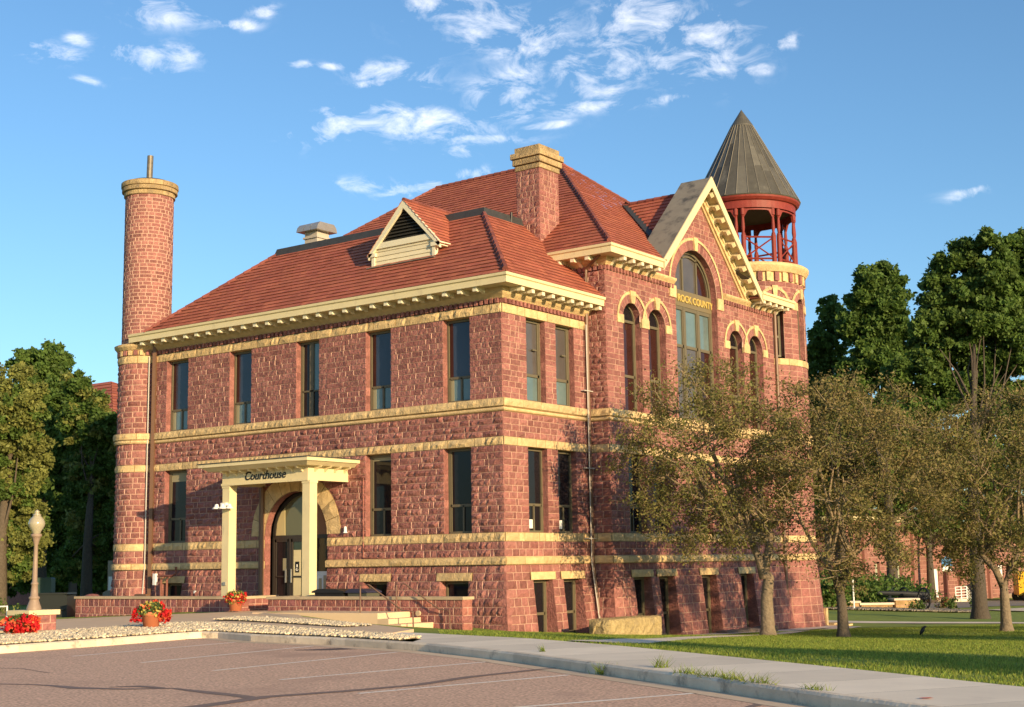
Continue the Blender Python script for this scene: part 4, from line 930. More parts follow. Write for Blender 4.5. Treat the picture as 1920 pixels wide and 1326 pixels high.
# ------------------------------------------------------------ ground, lot
KB=[(4.2,-70),(3.1,-30),(2.78,-22),(2.45,-17.5),(2.05,-15.2),(2.1,-14.75),(2.6,-14.7),(4.37,-15.33),(7.18,-15.75),(10.5,-16.65),(13.25,-17.98),(16.1,-19.62),(18.8,-21.2),(21.3,-22.75),(24,-24.3),(27,-26.1),(40,-33.9),(75,-55)]
def inlot(x,y):
    x=np.asarray(x,float);y=np.asarray(y,float); poly=KB+[(75,-160),(4.2,-160)]; c=np.zeros(x.shape,bool); n=len(poly); j=n-1
    for i in range(n):
        xi,yi=poly[i];xj,yj=poly[j]
        t=((yi>y)!=(yj>y))&(x<(xj-xi)*(y-yi)/((yj-yi) if yj!=yi else 1e-9)+xi); c^=t; j=i
    return c
def distk(x,y):
    d=np.full(np.shape(x),1e9)
    for (a,b) in zip(KB[:-1],KB[1:]):
        a=np.array(a);b=np.array(b);ab=b-a; t=np.clip(((x-a[0])*ab[0]+(y-a[1])*ab[1])/(ab@ab),0,1); d=np.minimum(d,np.hypot(x-a[0]-t*ab[0],y-a[1]-t*ab[1]))
    return d
def gridmesh(name,xs,ys,zf,mats,keep=None):
    X,Y=np.meshgrid(xs,ys); Z=zf(X,Y); V=np.stack([X,Y,Z],-1).reshape(-1,3); nx=len(xs);ny=len(ys)
    i=np.arange(nx-1)[None,:]+nx*np.arange(ny-1)[:,None]; i=i.ravel(); F_=np.stack([i,i+1,i+1+nx,i+nx],-1)
    if keep is not None:
        cx=V[F_,0].mean(1);cy=V[F_,1].mean(1); F_=F_[keep(cx,cy)]
    return fast(name,V,F_,mats)
def inpoly(poly,x,y):
    c=np.zeros(x.shape,bool); n=len(poly); j=n-1
    for i in range(n):
        xi,yi=poly[i];xj,yj=poly[j]; t=((yi>y)!=(yj>y))&(x<(xj-xi)*(y-yi)/((yj-yi) or 1e-9)+xi); c^=t; j=i
    return c
GB1=[(2.85,-30),(2.6,-21.5),(2.25,-17.4),(1.9,-15.0),(2.15,-14.55),(4.4,-15.1),(7.2,-15.55),(9.4,-16.1),(9.17,-15.19),(6.94,-14.3),(3.04,-12.8),(-.17,-11.8),(-2.3,-11.3),(-2.25,-12.56),(-1.68,-14.54),(-1.61,-16.2),(-.9,-17.6),(-1.2,-19),(-1.8,-22),(-3,-30)]
GB2=[(-2.86,-9.99),(-3.8,-8.33),(-2.4,-8.38),(.99,-9.68),(4.55,-11.5),(4.14,-12.19),(.54,-10.8),(-2.35,-9.85)]
EWP=[(-9.3,0.5),(-9.3,-3.02),(-18.8,-3.02),(-19,-5.2),(-19,-10.5),(-12,-14.5),(-3.5,-16.6),(-.8,-15.9),(2.1,-13.3),(2.6,-13.95),(5.2,-14.2),(7.3,-13.9),(6.6,-12.4),(4.6,-11.2),(1.2,-9.2),(-2.0,-7.3),(-3.5,-6.0),(-6.2,-4.9),(-6.4,-3.05),(-6.4,.5)]
def wkz(x,y): return .47-.036*max(0.,-8.-x)

def landz(X,Y):
    z=gz(X,Y); il=inlot(X,Y); dk=distk(X,Y)
    z=z+.02*np.sin(X*1.3+2)*np.cos(Y*1.1)*(dk>3)
    for P_ in (EWP,GB1,GB2): z=np.where(inpoly(P_,X,Y),np.minimum(z,.36-.036*np.maximum(0,-8-X)),z)
    return np.where(il,0.05,np.where(dk<1.2,z-.35,z-.005))
xs=np.concatenate([np.linspace(-900,-130,12),np.linspace(-120,-46,20),np.arange(-45,45,.6),np.linspace(46,120,20),np.linspace(130,900,12)])
ys=np.concatenate([np.linspace(-900,-90,12),np.linspace(-80,-31,14),np.arange(-30,60,.6),np.linspace(61,150,24),np.linspace(160,1500,14)])
structure(gridmesh('lawn_ground',xs,ys,landz,[m_land]))
lot=MB(); n=len(KB)
X_,Y_=np.meshgrid(np.linspace(0,90,2),[0,1])
lot.add([(x,y,.3) for x,y in KB]+[(75,-160,.3),(4.2,-160,.3)],[tuple(range(n+2))[::-1]],0)
lo=lot.build('parking_lot',[m_asph]); structure(lo)
if lo.data.polygons[0].normal.z<0: lo.data.flip_normals()
def ribbon(name,line,o0,o1,z0,z1f,mats,top_only=False,kind='structure',seg=1.0,jit=0.):
    """strip beside a polyline (offset to the left of travel), z top as function or constant"""
    P=[np.array(p,float) for p in line]; Q=[]
    for a,b in zip(P[:-1],P[1:]):
        m_n=max(1,int(np.linalg.norm(b-a)/seg))
        for i in range(m_n): Q.append(a+(b-a)*i/m_n)
    Q.append(P[-1]); N_=[]
    for i in range(len(Q)):
        d=Q[min(i+1,len(Q)-1)]-Q[max(i-1,0)]; d/=np.linalg.norm(d); N_.append(np.array((-d[1],d[0])))
    mb=MB()
    for i in range(len(Q)-1):
        a0=Q[i]+N_[i]*o0;a1=Q[i]+N_[i]*o1;b0=Q[i+1]+N_[i+1]*o0;b1=Q[i+1]+N_[i+1]*o1
        zz=lambda p:(z1f(p[0],p[1]) if callable(z1f) else z1f)
        r_=((i//4)*.37)%1
        if top_only: mb.add([(*a0,zz(a0)),(*b0,zz(b0)),(*b1,zz(b1)),(*a1,zz(a1))],[(0,1,2,3)],0,r_)
        else:
            s_=.04
            a0b=Q[i]+N_[i]*(o0+s_);b0b=Q[i+1]+N_[i+1]*(o0+s_)
            mb.add([(*a0,z0),(*b0,z0),(*b0,zz(b0)-.03),(*a0,zz(a0)-.03)],[(0,1,2,3)],0,r_)
            mb.add([(*a0,zz(a0)-.03),(*b0,zz(b0)-.03),(*b0b,zz(b0b)),(*a0b,zz(a0b))],[(0,1,2,3)],0,r_)
            mb.add([(*a0b,zz(a0b)),(*b0b,zz(b0b)),(*b1,zz(b1)),(*a1,zz(a1))],[(0,1,2,3)],0,r_)
            mb.add([(*a1,z0),(*a1,zz(a1)),(*b1,zz(b1)),(*b1,z0)],[(0,1,2,3)],0,r_)
    o=mb.build(name,mats); 
    if kind:o['kind']=kind
    return o
ribbon('kerb',KB,0,.16,.2,.455,[m_kerb],seg=.5)
ribbon('gutter_pan',KB[4:],-.38,-.003,.3,.304,[mat('gutter_concrete',(.62,.47,.32),.9,.1,(3,.25),stain=(3,(.5,.38,.27),.55))],True)
SW=KB[6:]
gzf=lambda x,y: float(gz(x,y))
def swz(x,y): return .445
mb=MB()
# sidewalk slabs along the kerb
P=[np.array(p,float) for p in SW]; Q=[]
for a,b in zip(P[:-1],P[1:]):
    k_=max(1,int(round(np.linalg.norm(b-a)/.75)))
    for i in range(k_): Q.append(a+(b-a)*i/k_)
Q.append(P[-1])
def nrm_at(i):
    d=Q[min(i+2,len(Q)-1)]-Q[max(i-2,0)]; d/=np.linalg.norm(d); return np.array((-d[1],d[0]))
for i in range(len(Q)-1):
    wi=lambda j:2.35 if Q[j][0]>6.5 else 2.35
    a0=Q[i]+nrm_at(i)*.165;b0=Q[i+1]+nrm_at(i+1)*.165;a1=Q[i]+nrm_at(i)*wi(i);b1=Q[i+1]+nrm_at(i+1)*wi(i+1)
    inn=.7 if Q[i][0]<9.2 else 0
    a0=a0+nrm_at(i)*inn; b0=b0+nrm_at(i+1)*(.7 if Q[i+1][0]<9.2 else 0)
    z=.45; g_=.008 if i%2==0 else 0
    d=(b0-a0)/np.linalg.norm(b0-a0)*g_
    mb.add([(*(a0+d),z),(*b0,z),(*b1,z),(*(a1+d),z)],[(0,1,2,3)],0,((i//2)*.61)%1)
    mb.add([(*a1,z),(*b1,z),(*b1,z-.25),(*a1,z-.25)],[(0,1,2,3)],0,.2)
    mb.add([(*a0,z-.02),(*b0,z-.02),(*b1,z-.02),(*a1,z-.02)],[(0,1,2,3)],1,.2)
structure(mb.build('sidewalk',[m_walk,mat('dark_joint',(.10,.085,.07),.9)]))  # dark sheet just under the slabs shows in the joints
def sheet(name,line,w_,lift,mats,seg=.7): 
    return ribbon(name,line,-w_/2,w_/2,0,lambda x,y:gzf(x,y)+lift,mats,True,seg=seg)
structure(sheet('garden_path',[(12.9,-14.6),(12.3,-12.5),(11.0,-9.2),(8.9,-4.9),(7.6,-1.0),(6.4,4.5),(5.2,9.5),(3.6,16),(2.5,22)],1.0,.02,[m_walk]))
structure(sheet('far_path',[(-1.5,25.3),(3,25.8),(9,25.2),(16,24),(40,20)],1.5,.02,[m_walk]))
structure(sheet('foundation_apron',[(1.9,8.5),(1.8,19.4),(1.9,21.5),(.8,23.6),(-1.5,24.6)],1.1,.035,[m_walk]))
# raised entrance walk
def polysheet(name,poly,z,mats,th=.0,r_=.5):
    mb=MB(); n=len(poly); mb.add([(x,y,z) for x,y in poly],[tuple(range(n))],0,r_)
    if th: mb.add([(x,y,z) for x,y in poly]+[(x,y,z-th) for x,y in poly],[(i,n+i,n+(i+1)%n,(i+1)%n) for i in range(n)],0,r_)
    o=mb.build(name,mats); o['kind']='structure'; return o
m_tanc=mat('tan_concrete',(.66,.48,.31),.85,.05,(1.2,.12),stain=(.6,(.56,.41,.27),.6),bump=(30,.3,.01))
mb=MB(); n=len(EWP); mb.add([(x,y,wkz(x,y)) for x,y in EWP],[tuple(range(n))],0,.5); mb.add([(x,y,wkz(x,y)) for x,y in EWP]+[(x,y,wkz(x,y)-.3) for x,y in EWP],[(i,n+i,n+(i+1)%n,(i+1)%n) for i in range(n)],0,.5)
tmp=mb.build('entrance_walk',[m_tanc]); tmp['kind']='structure'
polysheet('ramp_walk',[(-6.6,-5.0),(-6.6,-3.02),(-1.5,-3.02),(-1.5,-4.6)],.475,[m_tanc],.6)
polysheet('entry_step',[(-1.5,-4.6),(-1.5,-3.02),(-1.05,-3.02),(-1.05,-4.6)],.30,[m_tanc],.5,.2)
polysheet('lower_step',[(-1.05,-4.6),(-1.05,-3.02),(-.55,-3.02),(-.55,-4.6)],.15,[m_tanc],.5,.3)
# gravel beds
polysheet('gravel_bed',GB1,.462,[m_gravelb])
polysheet('gravel_bed',GB2,.474,[m_gravelb])
def pebbles(name,poly,z,n,s0,s1,mats,zfun=None,bbox=None):
    px=[p[0] for p in poly];py=[p[1] for p in poly]
    x=rng.uniform(min(px),max(px),n*3);y=rng.uniform(min(py),max(py),n*3); k=inpoly(poly,x,y)&(y>-27)
    x=x[k][:n];y=y[k][:n];n=len(x); zz=(zfun(x,y) if zfun else np.full(n,z))
    base=np.array([(1,0,0),(0,1,0),(-1,0,0),(0,-1,0),(0,0,1),(0,0,-1)],float); F0=np.array([(0,1,4),(1,2,4),(2,3,4),(3,0,4),(1,0,5),(2,1,5),(3,2,5),(0,3,5)])
    s=rng.uniform(s0,s1,(n,1,1))*rng.uniform(.6,1.3,(n,1,3))*np.array((1,1,.62)); an=rng.uniform(0,6.28,n)
    V=base[None]*s+rng.uniform(-.12,.12,(n,6,3))*s; c,s_=np.cos(an)[:,None],np.sin(an)[:,None]
    X=V[...,0]*c-V[...,1]*s_;Y=V[...,0]*s_+V[...,1]*c
    tl=rng.uniform(-.5,.5,(n,1)); Z=V[...,2]+tl*X
    V=np.stack([X+x[:,None],Y+y[:,None],Z+zz[:,None]+.015],-1).reshape(-1,3)
    F_=(F0[None]+6*np.arange(n)[:,None,None]).reshape(-1,3); rn=np.repeat(rng.random(n),8)
    o=fast(name,V,F_,mats,rnd=rn); return o
tag(pebbles('landscape_stones',GB1,.47,20000,.026,.062,[m_stonew]),'white landscape stones filling the island bed between kerb and walk','stones',kind='stuff')
tag(pebbles('landscape_stones',GB2,.485,3600,.024,.055,[m_stonew]),'white landscape stones in the narrow strip between the two entrance walks','stones',kind='stuff')
# parking stripes
def flat(name,pts,w_,z,mm_,wob=0,kind='structure'):
    mb=MB(); P=[np.array(p,float) for p in pts]; Ws=w_ if isinstance(w_,(list,tuple)) else [w_]*len(P); Q=[];WW=[]
    for i in range(len(P)-1):
        k_=max(1,int(np.linalg.norm(P[i+1]-P[i])/.25))
        for j in range(k_): Q.append(P[i]+(P[i+1]-P[i])*j/k_); WW.append(Ws[i]+(Ws[i+1]-Ws[i])*j/k_)
    Q.append(P[-1]);WW.append(Ws[-1]); L_=[];R_=[]
    for i,q in enumerate(Q):
        d=Q[min(i+1,len(Q)-1)]-Q[max(i-1,0)];d/=np.linalg.norm(d);nn=np.array((-d[1],d[0])); L_.append(q+nn*(WW[i]/2+random.uniform(-wob,wob))); R_.append(q-nn*(WW[i]/2+random.uniform(-wob,wob)))
    n=len(Q); mb.add([(*p,z) for p in R_]+[(*p,z) for p in L_],[(i,i+1,n+i+1,n+i) for i in range(n-1)],0)
    o=mb.build(name,[mm_]); o['kind']=kind; return o
for a,b in (((4.93,-20.41),(4.31,-15.75)),((7.73,-21.04),(7.08,-16.15)),((10.43,-21.8),(10.1,-17.0)),((12.75,-22.6),(13.3,-18.4)),((15.31,-23.72),(16.1,-20.1)),((17.9,-24.8),(19.1,-21.8)),((20.3,-26.5),(22,-23.6))):
    flat('stripe_marking',[a,b],.10,.304,m_paint,.008)
flat('crack_sealer',[(6.5,-25.4),(9.46,-24.98),(10.0,-24.82),(10.46,-24.79),(11.1,-24.9),(11.91,-24.7),(12.47,-24.3),(13.51,-24.54),(14.01,-24.62),(14.7,-24.82)],[.08,.08,.09,.13,.22,.16,.10,.2,.2,.2],.3045,m_tar,.012)
flat('crack_sealer',[(14.77,-26.14),(14.66,-25.22),(14.55,-24.59),(14.9,-23.6),(15.16,-22.41),(14.99,-21.03),(15.08,-19.56),(15.21,-18.67)],[.3,.26,.25,.22,.2,.2,.18,.05],.3052,m_tar,.012)
flat('crack_sealer',[(11.45,-24.6),(11.69,-24.3),(12.3,-24.35)],[.05,.2,.12],.306,m_tar,.012)
flat('oil_stain',[(7.7,-17.3),(8.2,-16.9),(8.5,-16.3),(8.6,-15.95)],[.1,.6,.6,.1],.303,mat('oil_stain',(.12,.085,.075),.9,0,(4,.3)),.05)
flat('oil_stain',[(20.5,-23.4),(20.4,-22.6),(19.9,-22.0)],[.05,.14,.05],.303,m_tar,.03)
flat('crack_sealer',[(2.6,-23.0),(4.2,-22.6),(5.4,-23.1),(7.0,-22.9),(8.3,-23.3)],[.02,.035,.03,.035,.02],.3042,m_tar,.01)
for z_,pts in ((.462,[(22.3,-22.75),(22.38,-22.65)]),): flat('spray_mark',pts,.09,z_,m_orange,.01)
# ------------------------------------------------------------ planter walls
def rockwall(mb,x0,x1,y0,y1,zb,zt,avg=.34,amp=.035,cap=.09,nc=4):
    ccw(mb,x0,x1,y0,y1,zb,zt,nc,avg,amp); mb.box(x0+.01,x1-.01,y0+.01,y1-.01,zb,zt+.004,0)
    n=max(1,int((x1-x0)/1.1))
    for i in range(n):
        a=x0-.05+(x1-x0+.1)*i/n;b=x0-.05+(x1-x0+.1)*(i+1)/n; mb.box(a+.004,b-.004,y0-.06,y1+.06,zt,zt+cap,2)
PW=[m_redlow,m_mortar,mat('tan_capstone',(.46,.36,.23),.8,.1,(3,.2),stain=(4,(.25,.2,.14),.62)),m_yelmort]
pl=MB(); rockwall(pl,-18.5,-9.35,-3.05,-2.6,-.3,.84); ccw(pl,-9.8,-9.36,-2.6,-1.2,.3,.84,3,.3,.03); pl.box(-9.8,-9.3,-2.54,-1.2,.84,.93,2)
tag(pl.build('planter_wall',PW),'low red stone planter wall with tan cap left of the entrance, in front of the round tower','wall','low planter walls')
pl=MB(); rockwall(pl,-7.9,.62,-3.05,-2.6,-.6,.84,nc=6); ccw(pl,-7.9,-7.5,-2.6,-1.0,.3,.84,3,.3,.03); pl.box(-7.95,-7.45,-2.54,-1.0,.84,.93,2)
for x in (-6.3,-3.6,-1.1): pl.lathe((x,-3.12,.45),[(0,0)]*1+[(.0,.0)],6) if False else pl.tube([(x,-3.10,.42),(x,-3.17,.42)],.09,10,2)
tag(pl.build('planter_wall',PW),'low red stone planter wall with tan cap right of the entrance, beside the handrails','wall','low planter walls')
# ------------------------------------------------------------ handrails
def rail(y,lab,x0=-2.15):
    mb=MB(); mb.tube([(x0,y,.42),(x0,y,1.32),(x0+.35,y,1.34),(x0+1.75,y,.55),(x0+2.15,y,.53),(x0+2.17,y,-.3)],.024,6)
    tag(mb.build('handrail',[m_rail]),lab,'handrail','step handrails')
rail(-4.45,'thin rusty handrail on the outer side of the steps, standing nearest the parking lot',-2.35); rail(-3.25,'thin rusty handrail on the inner side of the steps, close against the planter wall',-1.9)
# ------------------------------------------------------------ bins
def bin_(name,x,y,lab,lid,w=.62):
    e=empty(name,(x,y,.1),lab,'bin','wheeled bins behind the planter wall')
    b=MB(); b.hexa([(x-w*.42,y-.25,.15),(x+w*.42,y-.25,.15),(x+w*.42,y+.25,.15),(x-w*.42,y+.25,.15),(x-w*.5,y-.33,1.04),(x+w*.5,y-.33,1.04),(x+w*.5,y+.33,1.04),(x-w*.5,y+.33,1.04)],0); b.build('body',[m_black if lid else mat('grey_green_bin',(.09,.09,.065),.5)],e)
    b=MB(); c=w*.58; b.prism([(-c,1.04),(-c+.02,1.1),(-c*.6,1.17),(c*.5,1.16),(c-.03,1.09),(c,1.04)],lambda a,bb,t:(x+a,t,bb),y-.38,y+.36,0); b.build('lid',[m_black if lid else mat('dark_blue_lid',(.03,.03,.06),.5)],e)
    b=MB(); b.tube([(x-w*.4,y+.3,.15),(x+w*.4,y+.3,.15)],.09,10); b.build('wheel',[m_black],e)
bin_('trash_bin',-5.6,-2.15,'black bin with domed lid behind the planter wall, next to the canopy post',True,1.3)
bin_('trash_bin',-4.35,-2.1,'grey green bin with dark lid behind the planter wall, nearer the basement window',False,.85)
# ------------------------------------------------------------ lamp pillar and lamp
PIL=(-3.5,-15.4)
px_,py_=PIL
pil=MB(); ccw(pil,px_-.39,px_+.39,py_-.39,py_+.39,.2,.82,3,.28,.03); pil.box(px_-.38,px_+.38,py_-.38,py_+.38,.2,.82,0); pil.box(px_-.46,px_+.46,py_-.46,py_+.46,.82,.94,2)
o=pil.build('stone_pillar',[m_red,m_mortar,mat('pitted_cap',(.66,.56,.33),.8,0,(4,.2),stain=(9,(.2,.15,.1),.64)),m_yelmort]); 
tag(o,'short square red stone pillar with pitted cap carrying the street lamp','pillar')
lp=empty('street_lamp',(px_,py_,.94),'old-fashioned tan street lamp with frosted urn globe standing on the stone pillar','street lamp')
K_=.835
b=MB(); b.lathe((px_,py_,.94),[(r*.93,z*K_) for r,z in [(.20,0),(.20,.05),(.185,.1),(.13,.28),(.125,.32),(.15,.34),(.15,.38),(.105,.42),(.085,.75),(.10,.77),(.10,.81),(.07,.84),(.055,1.95),(.065,1.98),(.10,2.15),(.12,2.2),(.15,2.22),(.15,2.28),(.12,2.3)]],16); b.build('post',[m_post],lp,True)
b=MB(); b.lathe((px_,py_,.94+2.3*K_),[(r*.93,z*K_) for r,z in [(.10,0),(.13,.08),(.21,.22),(.225,.32),(.19,.44),(.11,.53),(.10,.55)]],18); b.build('globe',[m_globe],lp,True)
b=MB(); b.lathe((px_,py_,.94+2.85*K_),[(r*.93,z*K_) for r,z in [(.11,0),(.12,.02),(.07,.06),(.055,.10),(.075,.12),(.03,.17),(0,.19)]],14); b.build('finial',[m_globe],lp,True)
b=MB(); b.tube([(px_-2.6,py_-1.2,.62),(px_-1.35,py_-.75,1.02),(px_-.55,py_-.40,1.04),(px_-.55,py_-.40,.3)],.025,6)
tag(b.build('handrail',[m_white]),'white painted pipe handrail at the left edge beside the stone pillar','handrail')
# ------------------------------------------------------------ flowers
def leafquads(c,n,rad,size,zs=1.,tilt=1.,hemi=False):
    p=rng.normal(0,1,(n,3)); p/=np.linalg.norm(p,axis=1)[:,None]; p*=rng.uniform(.55,1,(n,1))**.5*np.array((rad,rad,rad*zs)); 
    if hemi: p[:,2]=np.abs(p[:,2])
    return np.array(c)+p
def quads(C_,size,asp=.55,droop=0.,nrm=None):
    n=len(C_); a=rng.normal(0,1,(n,3)); a/=np.linalg.norm(a,axis=1)[:,None]; b=rng.normal(0,1,(n,3)); b-= (a*b).sum(1)[:,None]*a; b/=np.linalg.norm(b,axis=1)[:,None]
    s=size*rng.uniform(.5,1.1,(n,1))*rng.choice([1,1,1.2,1.5],(n,1)); A=a*s; B=b*s*asp
    V=np.stack([C_-A,C_-B*1.0+A*.1,C_+A,C_+B+A*.1],1).reshape(-1,3); return V,np.arange(4*n).reshape(n,4)
def flowerpot(x,y,z,lab,pot=True,r=.28,spread=.45,h=.35,n=900,sides=False):
    e=empty('flower_pot' if pot else 'flower_bush',(x,y,z),lab,'flower pot' if pot else 'flowers','red flowers by the walk')
    if pot:
        b=MB(); b.lathe((x,y,z),[(0,0),(r*.72,0),(r*.86,.30),(r*.98,.31),(r,.40),(r*.93,.40),(r*.9,.34),(0,.34)],20); b.build('pot',[m_terra],e,True)
    zc=z+(.44 if pot else .25)
    C_=leafquads((x,y,zc),int(n*.8),spread*(1 if pot else .8),.05,h/spread); V,F_=quads(C_,.05,.6); fast('leaves',V,F_,[m_lf_s,mat('gold_leaf',(.45,.36,.08),.6)],e,mi=(rng.random(len(F_))<.35).astype(int) if pot else None)
    if sides:
        C1=np.concatenate([leafquads((x+sx*.33*float(CR[0]),y+sx*.33*float(CR[1]),zc-.14),240,.15,.05,1.1) for sx in (-1,1)]+[leafquads((x,y,zc+.12),90,.3,.04,.5)])
    else: C1=np.concatenate([leafquads((x+spread*.55*math.cos(q),y+spread*.55*math.sin(q),zc+rng.normal(0,h*.18)),n//7,spread*rng.uniform(.45,.68),.05,h/spread) for q in np.linspace(0,6.28,9)])
    # blossoms: groups of petals
    k=max(30,len(C1)//7); cent=C1[rng.integers(0,len(C1),k)]; P_=np.repeat(cent,9,0)+rng.normal(0,.032,(k*9,3)); V,F_=quads(P_,.036,.8)
    fast('blossoms',V,F_,[m_fred,m_fora],e,mi=np.repeat((rng.random(k)<(.25)).astype(int),9)[:len(F_)],rnd=np.repeat(rng.random(k),9))
    return e
flowerpot(-.44,-14.16,.47,'terracotta pot of trailing red flowers standing on the white stones',True,.26,.32,.2,700,True)
flowerpot(-8.75,-3.75,.47,'terracotta pot with a tuft of red flowers at the end of the left planter wall',True,.27,.36,.27,600)
flowerpot(-.98,-17.47,.45,'large bush of bright red and coral flowers in front of the lamp pillar',False,.3,.39,.27,1900)
# ------------------------------------------------------------ sandstone block, stone edging
b=MB()
ccw(b,1.55,2.3,2.95,6.35,-1.0,.0,1,9,.0,0,0) if False else None
def roughblock(mb,x0,x1,y0,y1,z0,z1,amp=.04,mi=0,cell=.13):
    for mp,u0,u1 in ((mkmap((0,y0,0),(1,0,0),(0,-1,0)),x0,x1),(mkmap((x1,0,0),(0,1,0),(1,0,0)),y0,y1),(mkmap((0,y1,0),(-1,0,0),(0,1,0)),-x1,-x0),(mkmap((x0,0,0),(0,-1,0),(-1,0,0)),-y1,-y0)):
        stone(mb,mp,u0,u1,z0,z1,amp,mi,mi,cell,.03,1,0)
    mt=lambda a,b_,d,raw=False:V3(a,b_,z1+d); stone(mb,mt,x0,x1,y0,y1,amp*.5,mi,mi,cell,.03,1,0)
roughblock(b,1.75,2.55,2.25,5.6,-1.1,.03,.08,0,.16)
tag(b.build('sandstone_block',[mat('rough_yellow_block',(.37,.285,.14),.85,0,(9,.5),bump=(14,1,.06),stain=(2.5,(.24,.19,.11),.55))]),'long rough yellow sandstone block lying against the foot of the east wall','stone block')
b=MB()
for i in range(7): roughblock(b,1.45,1.95,11.6+i*.62,12.2+i*.62,-1.3,-.78+random.uniform(-.04,.05),.06)
tag(b.build('rock_edging',[mat('dark_edging_rock',(.13,.10,.085),.9,.3,(3,.3))]),'row of dark rocks laid at the foot of the east wall between basement windows','rocks')
# ------------------------------------------------------------ trees
def at(px,py,depth): return CAM+depth*(CF+(px-960)/FPX*CR-(py-663)/FPX*CU)
UPV=np.array((0,0,1.)); RH=np.array((math.cos(YAW),math.sin(YAW),0.)); FH=np.array((-math.sin(YAW),math.cos(YAW),0.))
def branchy(name,label,base,trunk,r0,cen,rad,n1,n2,n3,nleaf,lsize,mats,mixp,cat='tree',group=None,seed=1,bare=None,clip=None,bark=None,upb=.0,spread=.17,asp=.5):
    """trunk: list of points from base to forks; crown ellipsoid cen (world), rad=(right,depth,up)"""
    global rng
    rs=np.random.default_rng(seed); base=np.array(base,float); cen=np.array(cen,float)
    e=empty(name,tuple(base),label,cat,group)
    def samp(n,pw=.5):
        p=rs.normal(0,1,(n*2,3)); p/=np.linalg.norm(p,axis=1)[:,None]; p*=rs.uniform(.05,1,(n*2,1))**pw; p=p[:n]
        return cen+p[:,:1]*rad[0]*RH+p[:,1:2]*rad[1]*FH+p[:,2:3]*rad[2]*UPV
    forks=[np.array(t,float) for t in trunk[-2:]]
    nodes=[(f,None,0) for f in forks]; tb=MB(); br=MB()
    TK=[np.array(t,float) for t in trunk]; pts=[base+(0,0,-.3)]+TK[:-2]; k=len(pts)
    for q in TK[-2:]: tb.tube([tuple(TK[-3]-(0,0,.25)),tuple(TK[-3]+(q-TK[-3])*.35+(0,0,.06)),tuple(q)],[r0*.72,r0*.62,r0*.42],10)
    tb.tube([pts[0],base+(0,0,.0),base+(0,0,.25)]+[tuple(p) for p in pts[1:]],[r0*1.7,r0*1.45,r0*1.08]+[r0*(1-.3*i/max(1,k-1)) for i in range(1,k)],12)
    tb.build('trunk',[bark or m_bark],e,True)
    def conn(child,parent,r_a,r_b,n=5,bend=.12,mb=br,sides=5):
        d=child-parent; L_=np.linalg.norm(d); mid=rs.normal(0,bend*L_,3); sag=UPV*L_*.10
        P_=[parent+d*t+mid*math.sin(math.pi*t)*.5-sag*math.sin(math.pi*t)*(1-t) for t in np.linspace(0,1,n)]
        mb.tube([tuple(p) for p in P_],[r_a+(r_b-r_a)*t for t in np.linspace(0,1,n)],sides,cap=False); return P_
    l1=samp(n1,.8); l1=cen+(l1-cen)*.55; l1_p=[]
    root=np.array(trunk[-1],float); P1=[]
    for q in l1:
        f=forks[rs.integers(len(forks))]; P1.append(conn(q,f,r0*.42,r0*.18,7,.10,br,6))
    def best(q,paths,i0=2):
        bd=1e9;bp=None
        for P_ in paths:
            for j in range(i0,len(P_)):
                dd=np.linalg.norm(P_[j]-q)+.35*max(0,(P_[j][2]-q[2]))+ (0.3 if False else 0)
                if dd<bd: bd=dd;bp=P_[j]
        return bp
    P2=[]
    for q in samp(n2,.45): q=cen+(q-cen)*.86; P2.append(conn(q,best(q,P1),r0*.12,r0*.05,5,.14,br,4))
    allp=P1+P2; arr=np.array([p for P_ in allp for p in P_[1:]]); P3=[]
    for q in samp(n3,.38):
        dd=np.linalg.norm(arr-q,axis=1)+.3*np.maximum(0,arr[:,2]-q[2]); o_=arr[dd.argmin()]; 
        d=q-o_; L_=np.linalg.norm(d); q=o_+d*min(1,1.9/max(L_,.01)) if L_>1.9 else q
        P3.append(conn(q,o_,.016,.006,4,.18,br,3))
    br.build('branches',[m_twig],e)
    T=np.array([[P_[1],P_[2],P_[3]] for P_ in P3]); idx=rs.integers(0,len(T),nleaf); fr=rs.uniform(0,2,nleaf); i0=fr.astype(int).clip(0,1); f=(fr-i0)[:,None]
    Lp=T[idx,i0]*(1-f)+T[idx,i0+1]*f+rs.normal(0,spread,(nleaf,3))*np.array((1,1,.8))
    if bare is not None: keep=bare(Lp,rs); Lp=Lp[keep]
    so_=rng; rng=rs; V,F_=quads(Lp,lsize,asp); rng=so_
    cl=rs.random(len(T)); mi=((cl[idx] if bare is None else cl[idx][keep])<mixp).astype(int)
    fast('foliage',V,F_,mats,e,mi=mi,rnd=(rs.random(len(F_))*.4+(cl[idx] if bare is None else cl[idx][keep])*.6))
    return e
def b3(x,y,z): return np.array((x,y,z),float)
t1=b3(6.97,4.85,-.55)
branchy('ornamental_tree','sparse olive tree with pale twin-forked trunk, nearest in front of the east wall',t1,[t1+(.0,.0,1.2),t1+.1*RH+(0,0,1.9),t1-.05*RH+(0,0,2.1),t1-.45*RH+(0,0,3.1),t1+.25*RH+(0,0,3.2)],.22,t1-1.75*RH+(0,0,5.85),(3.5,3.0,3.6),14,90,560,33000,.050,[m_lf_b,m_lf_a],.72,group='ornamental trees on the lawn',seed=11)
t2=b3(9.45,5.11,-.56)
def bare2(P_,rs): # lower left of the crown is thin, bare twigs show
    u=(P_-t2)@RH; h=P_[:,2]-t2[2]; return ~((u<-.3)&(h<5.2)&(rs.random(len(P_))<.55))
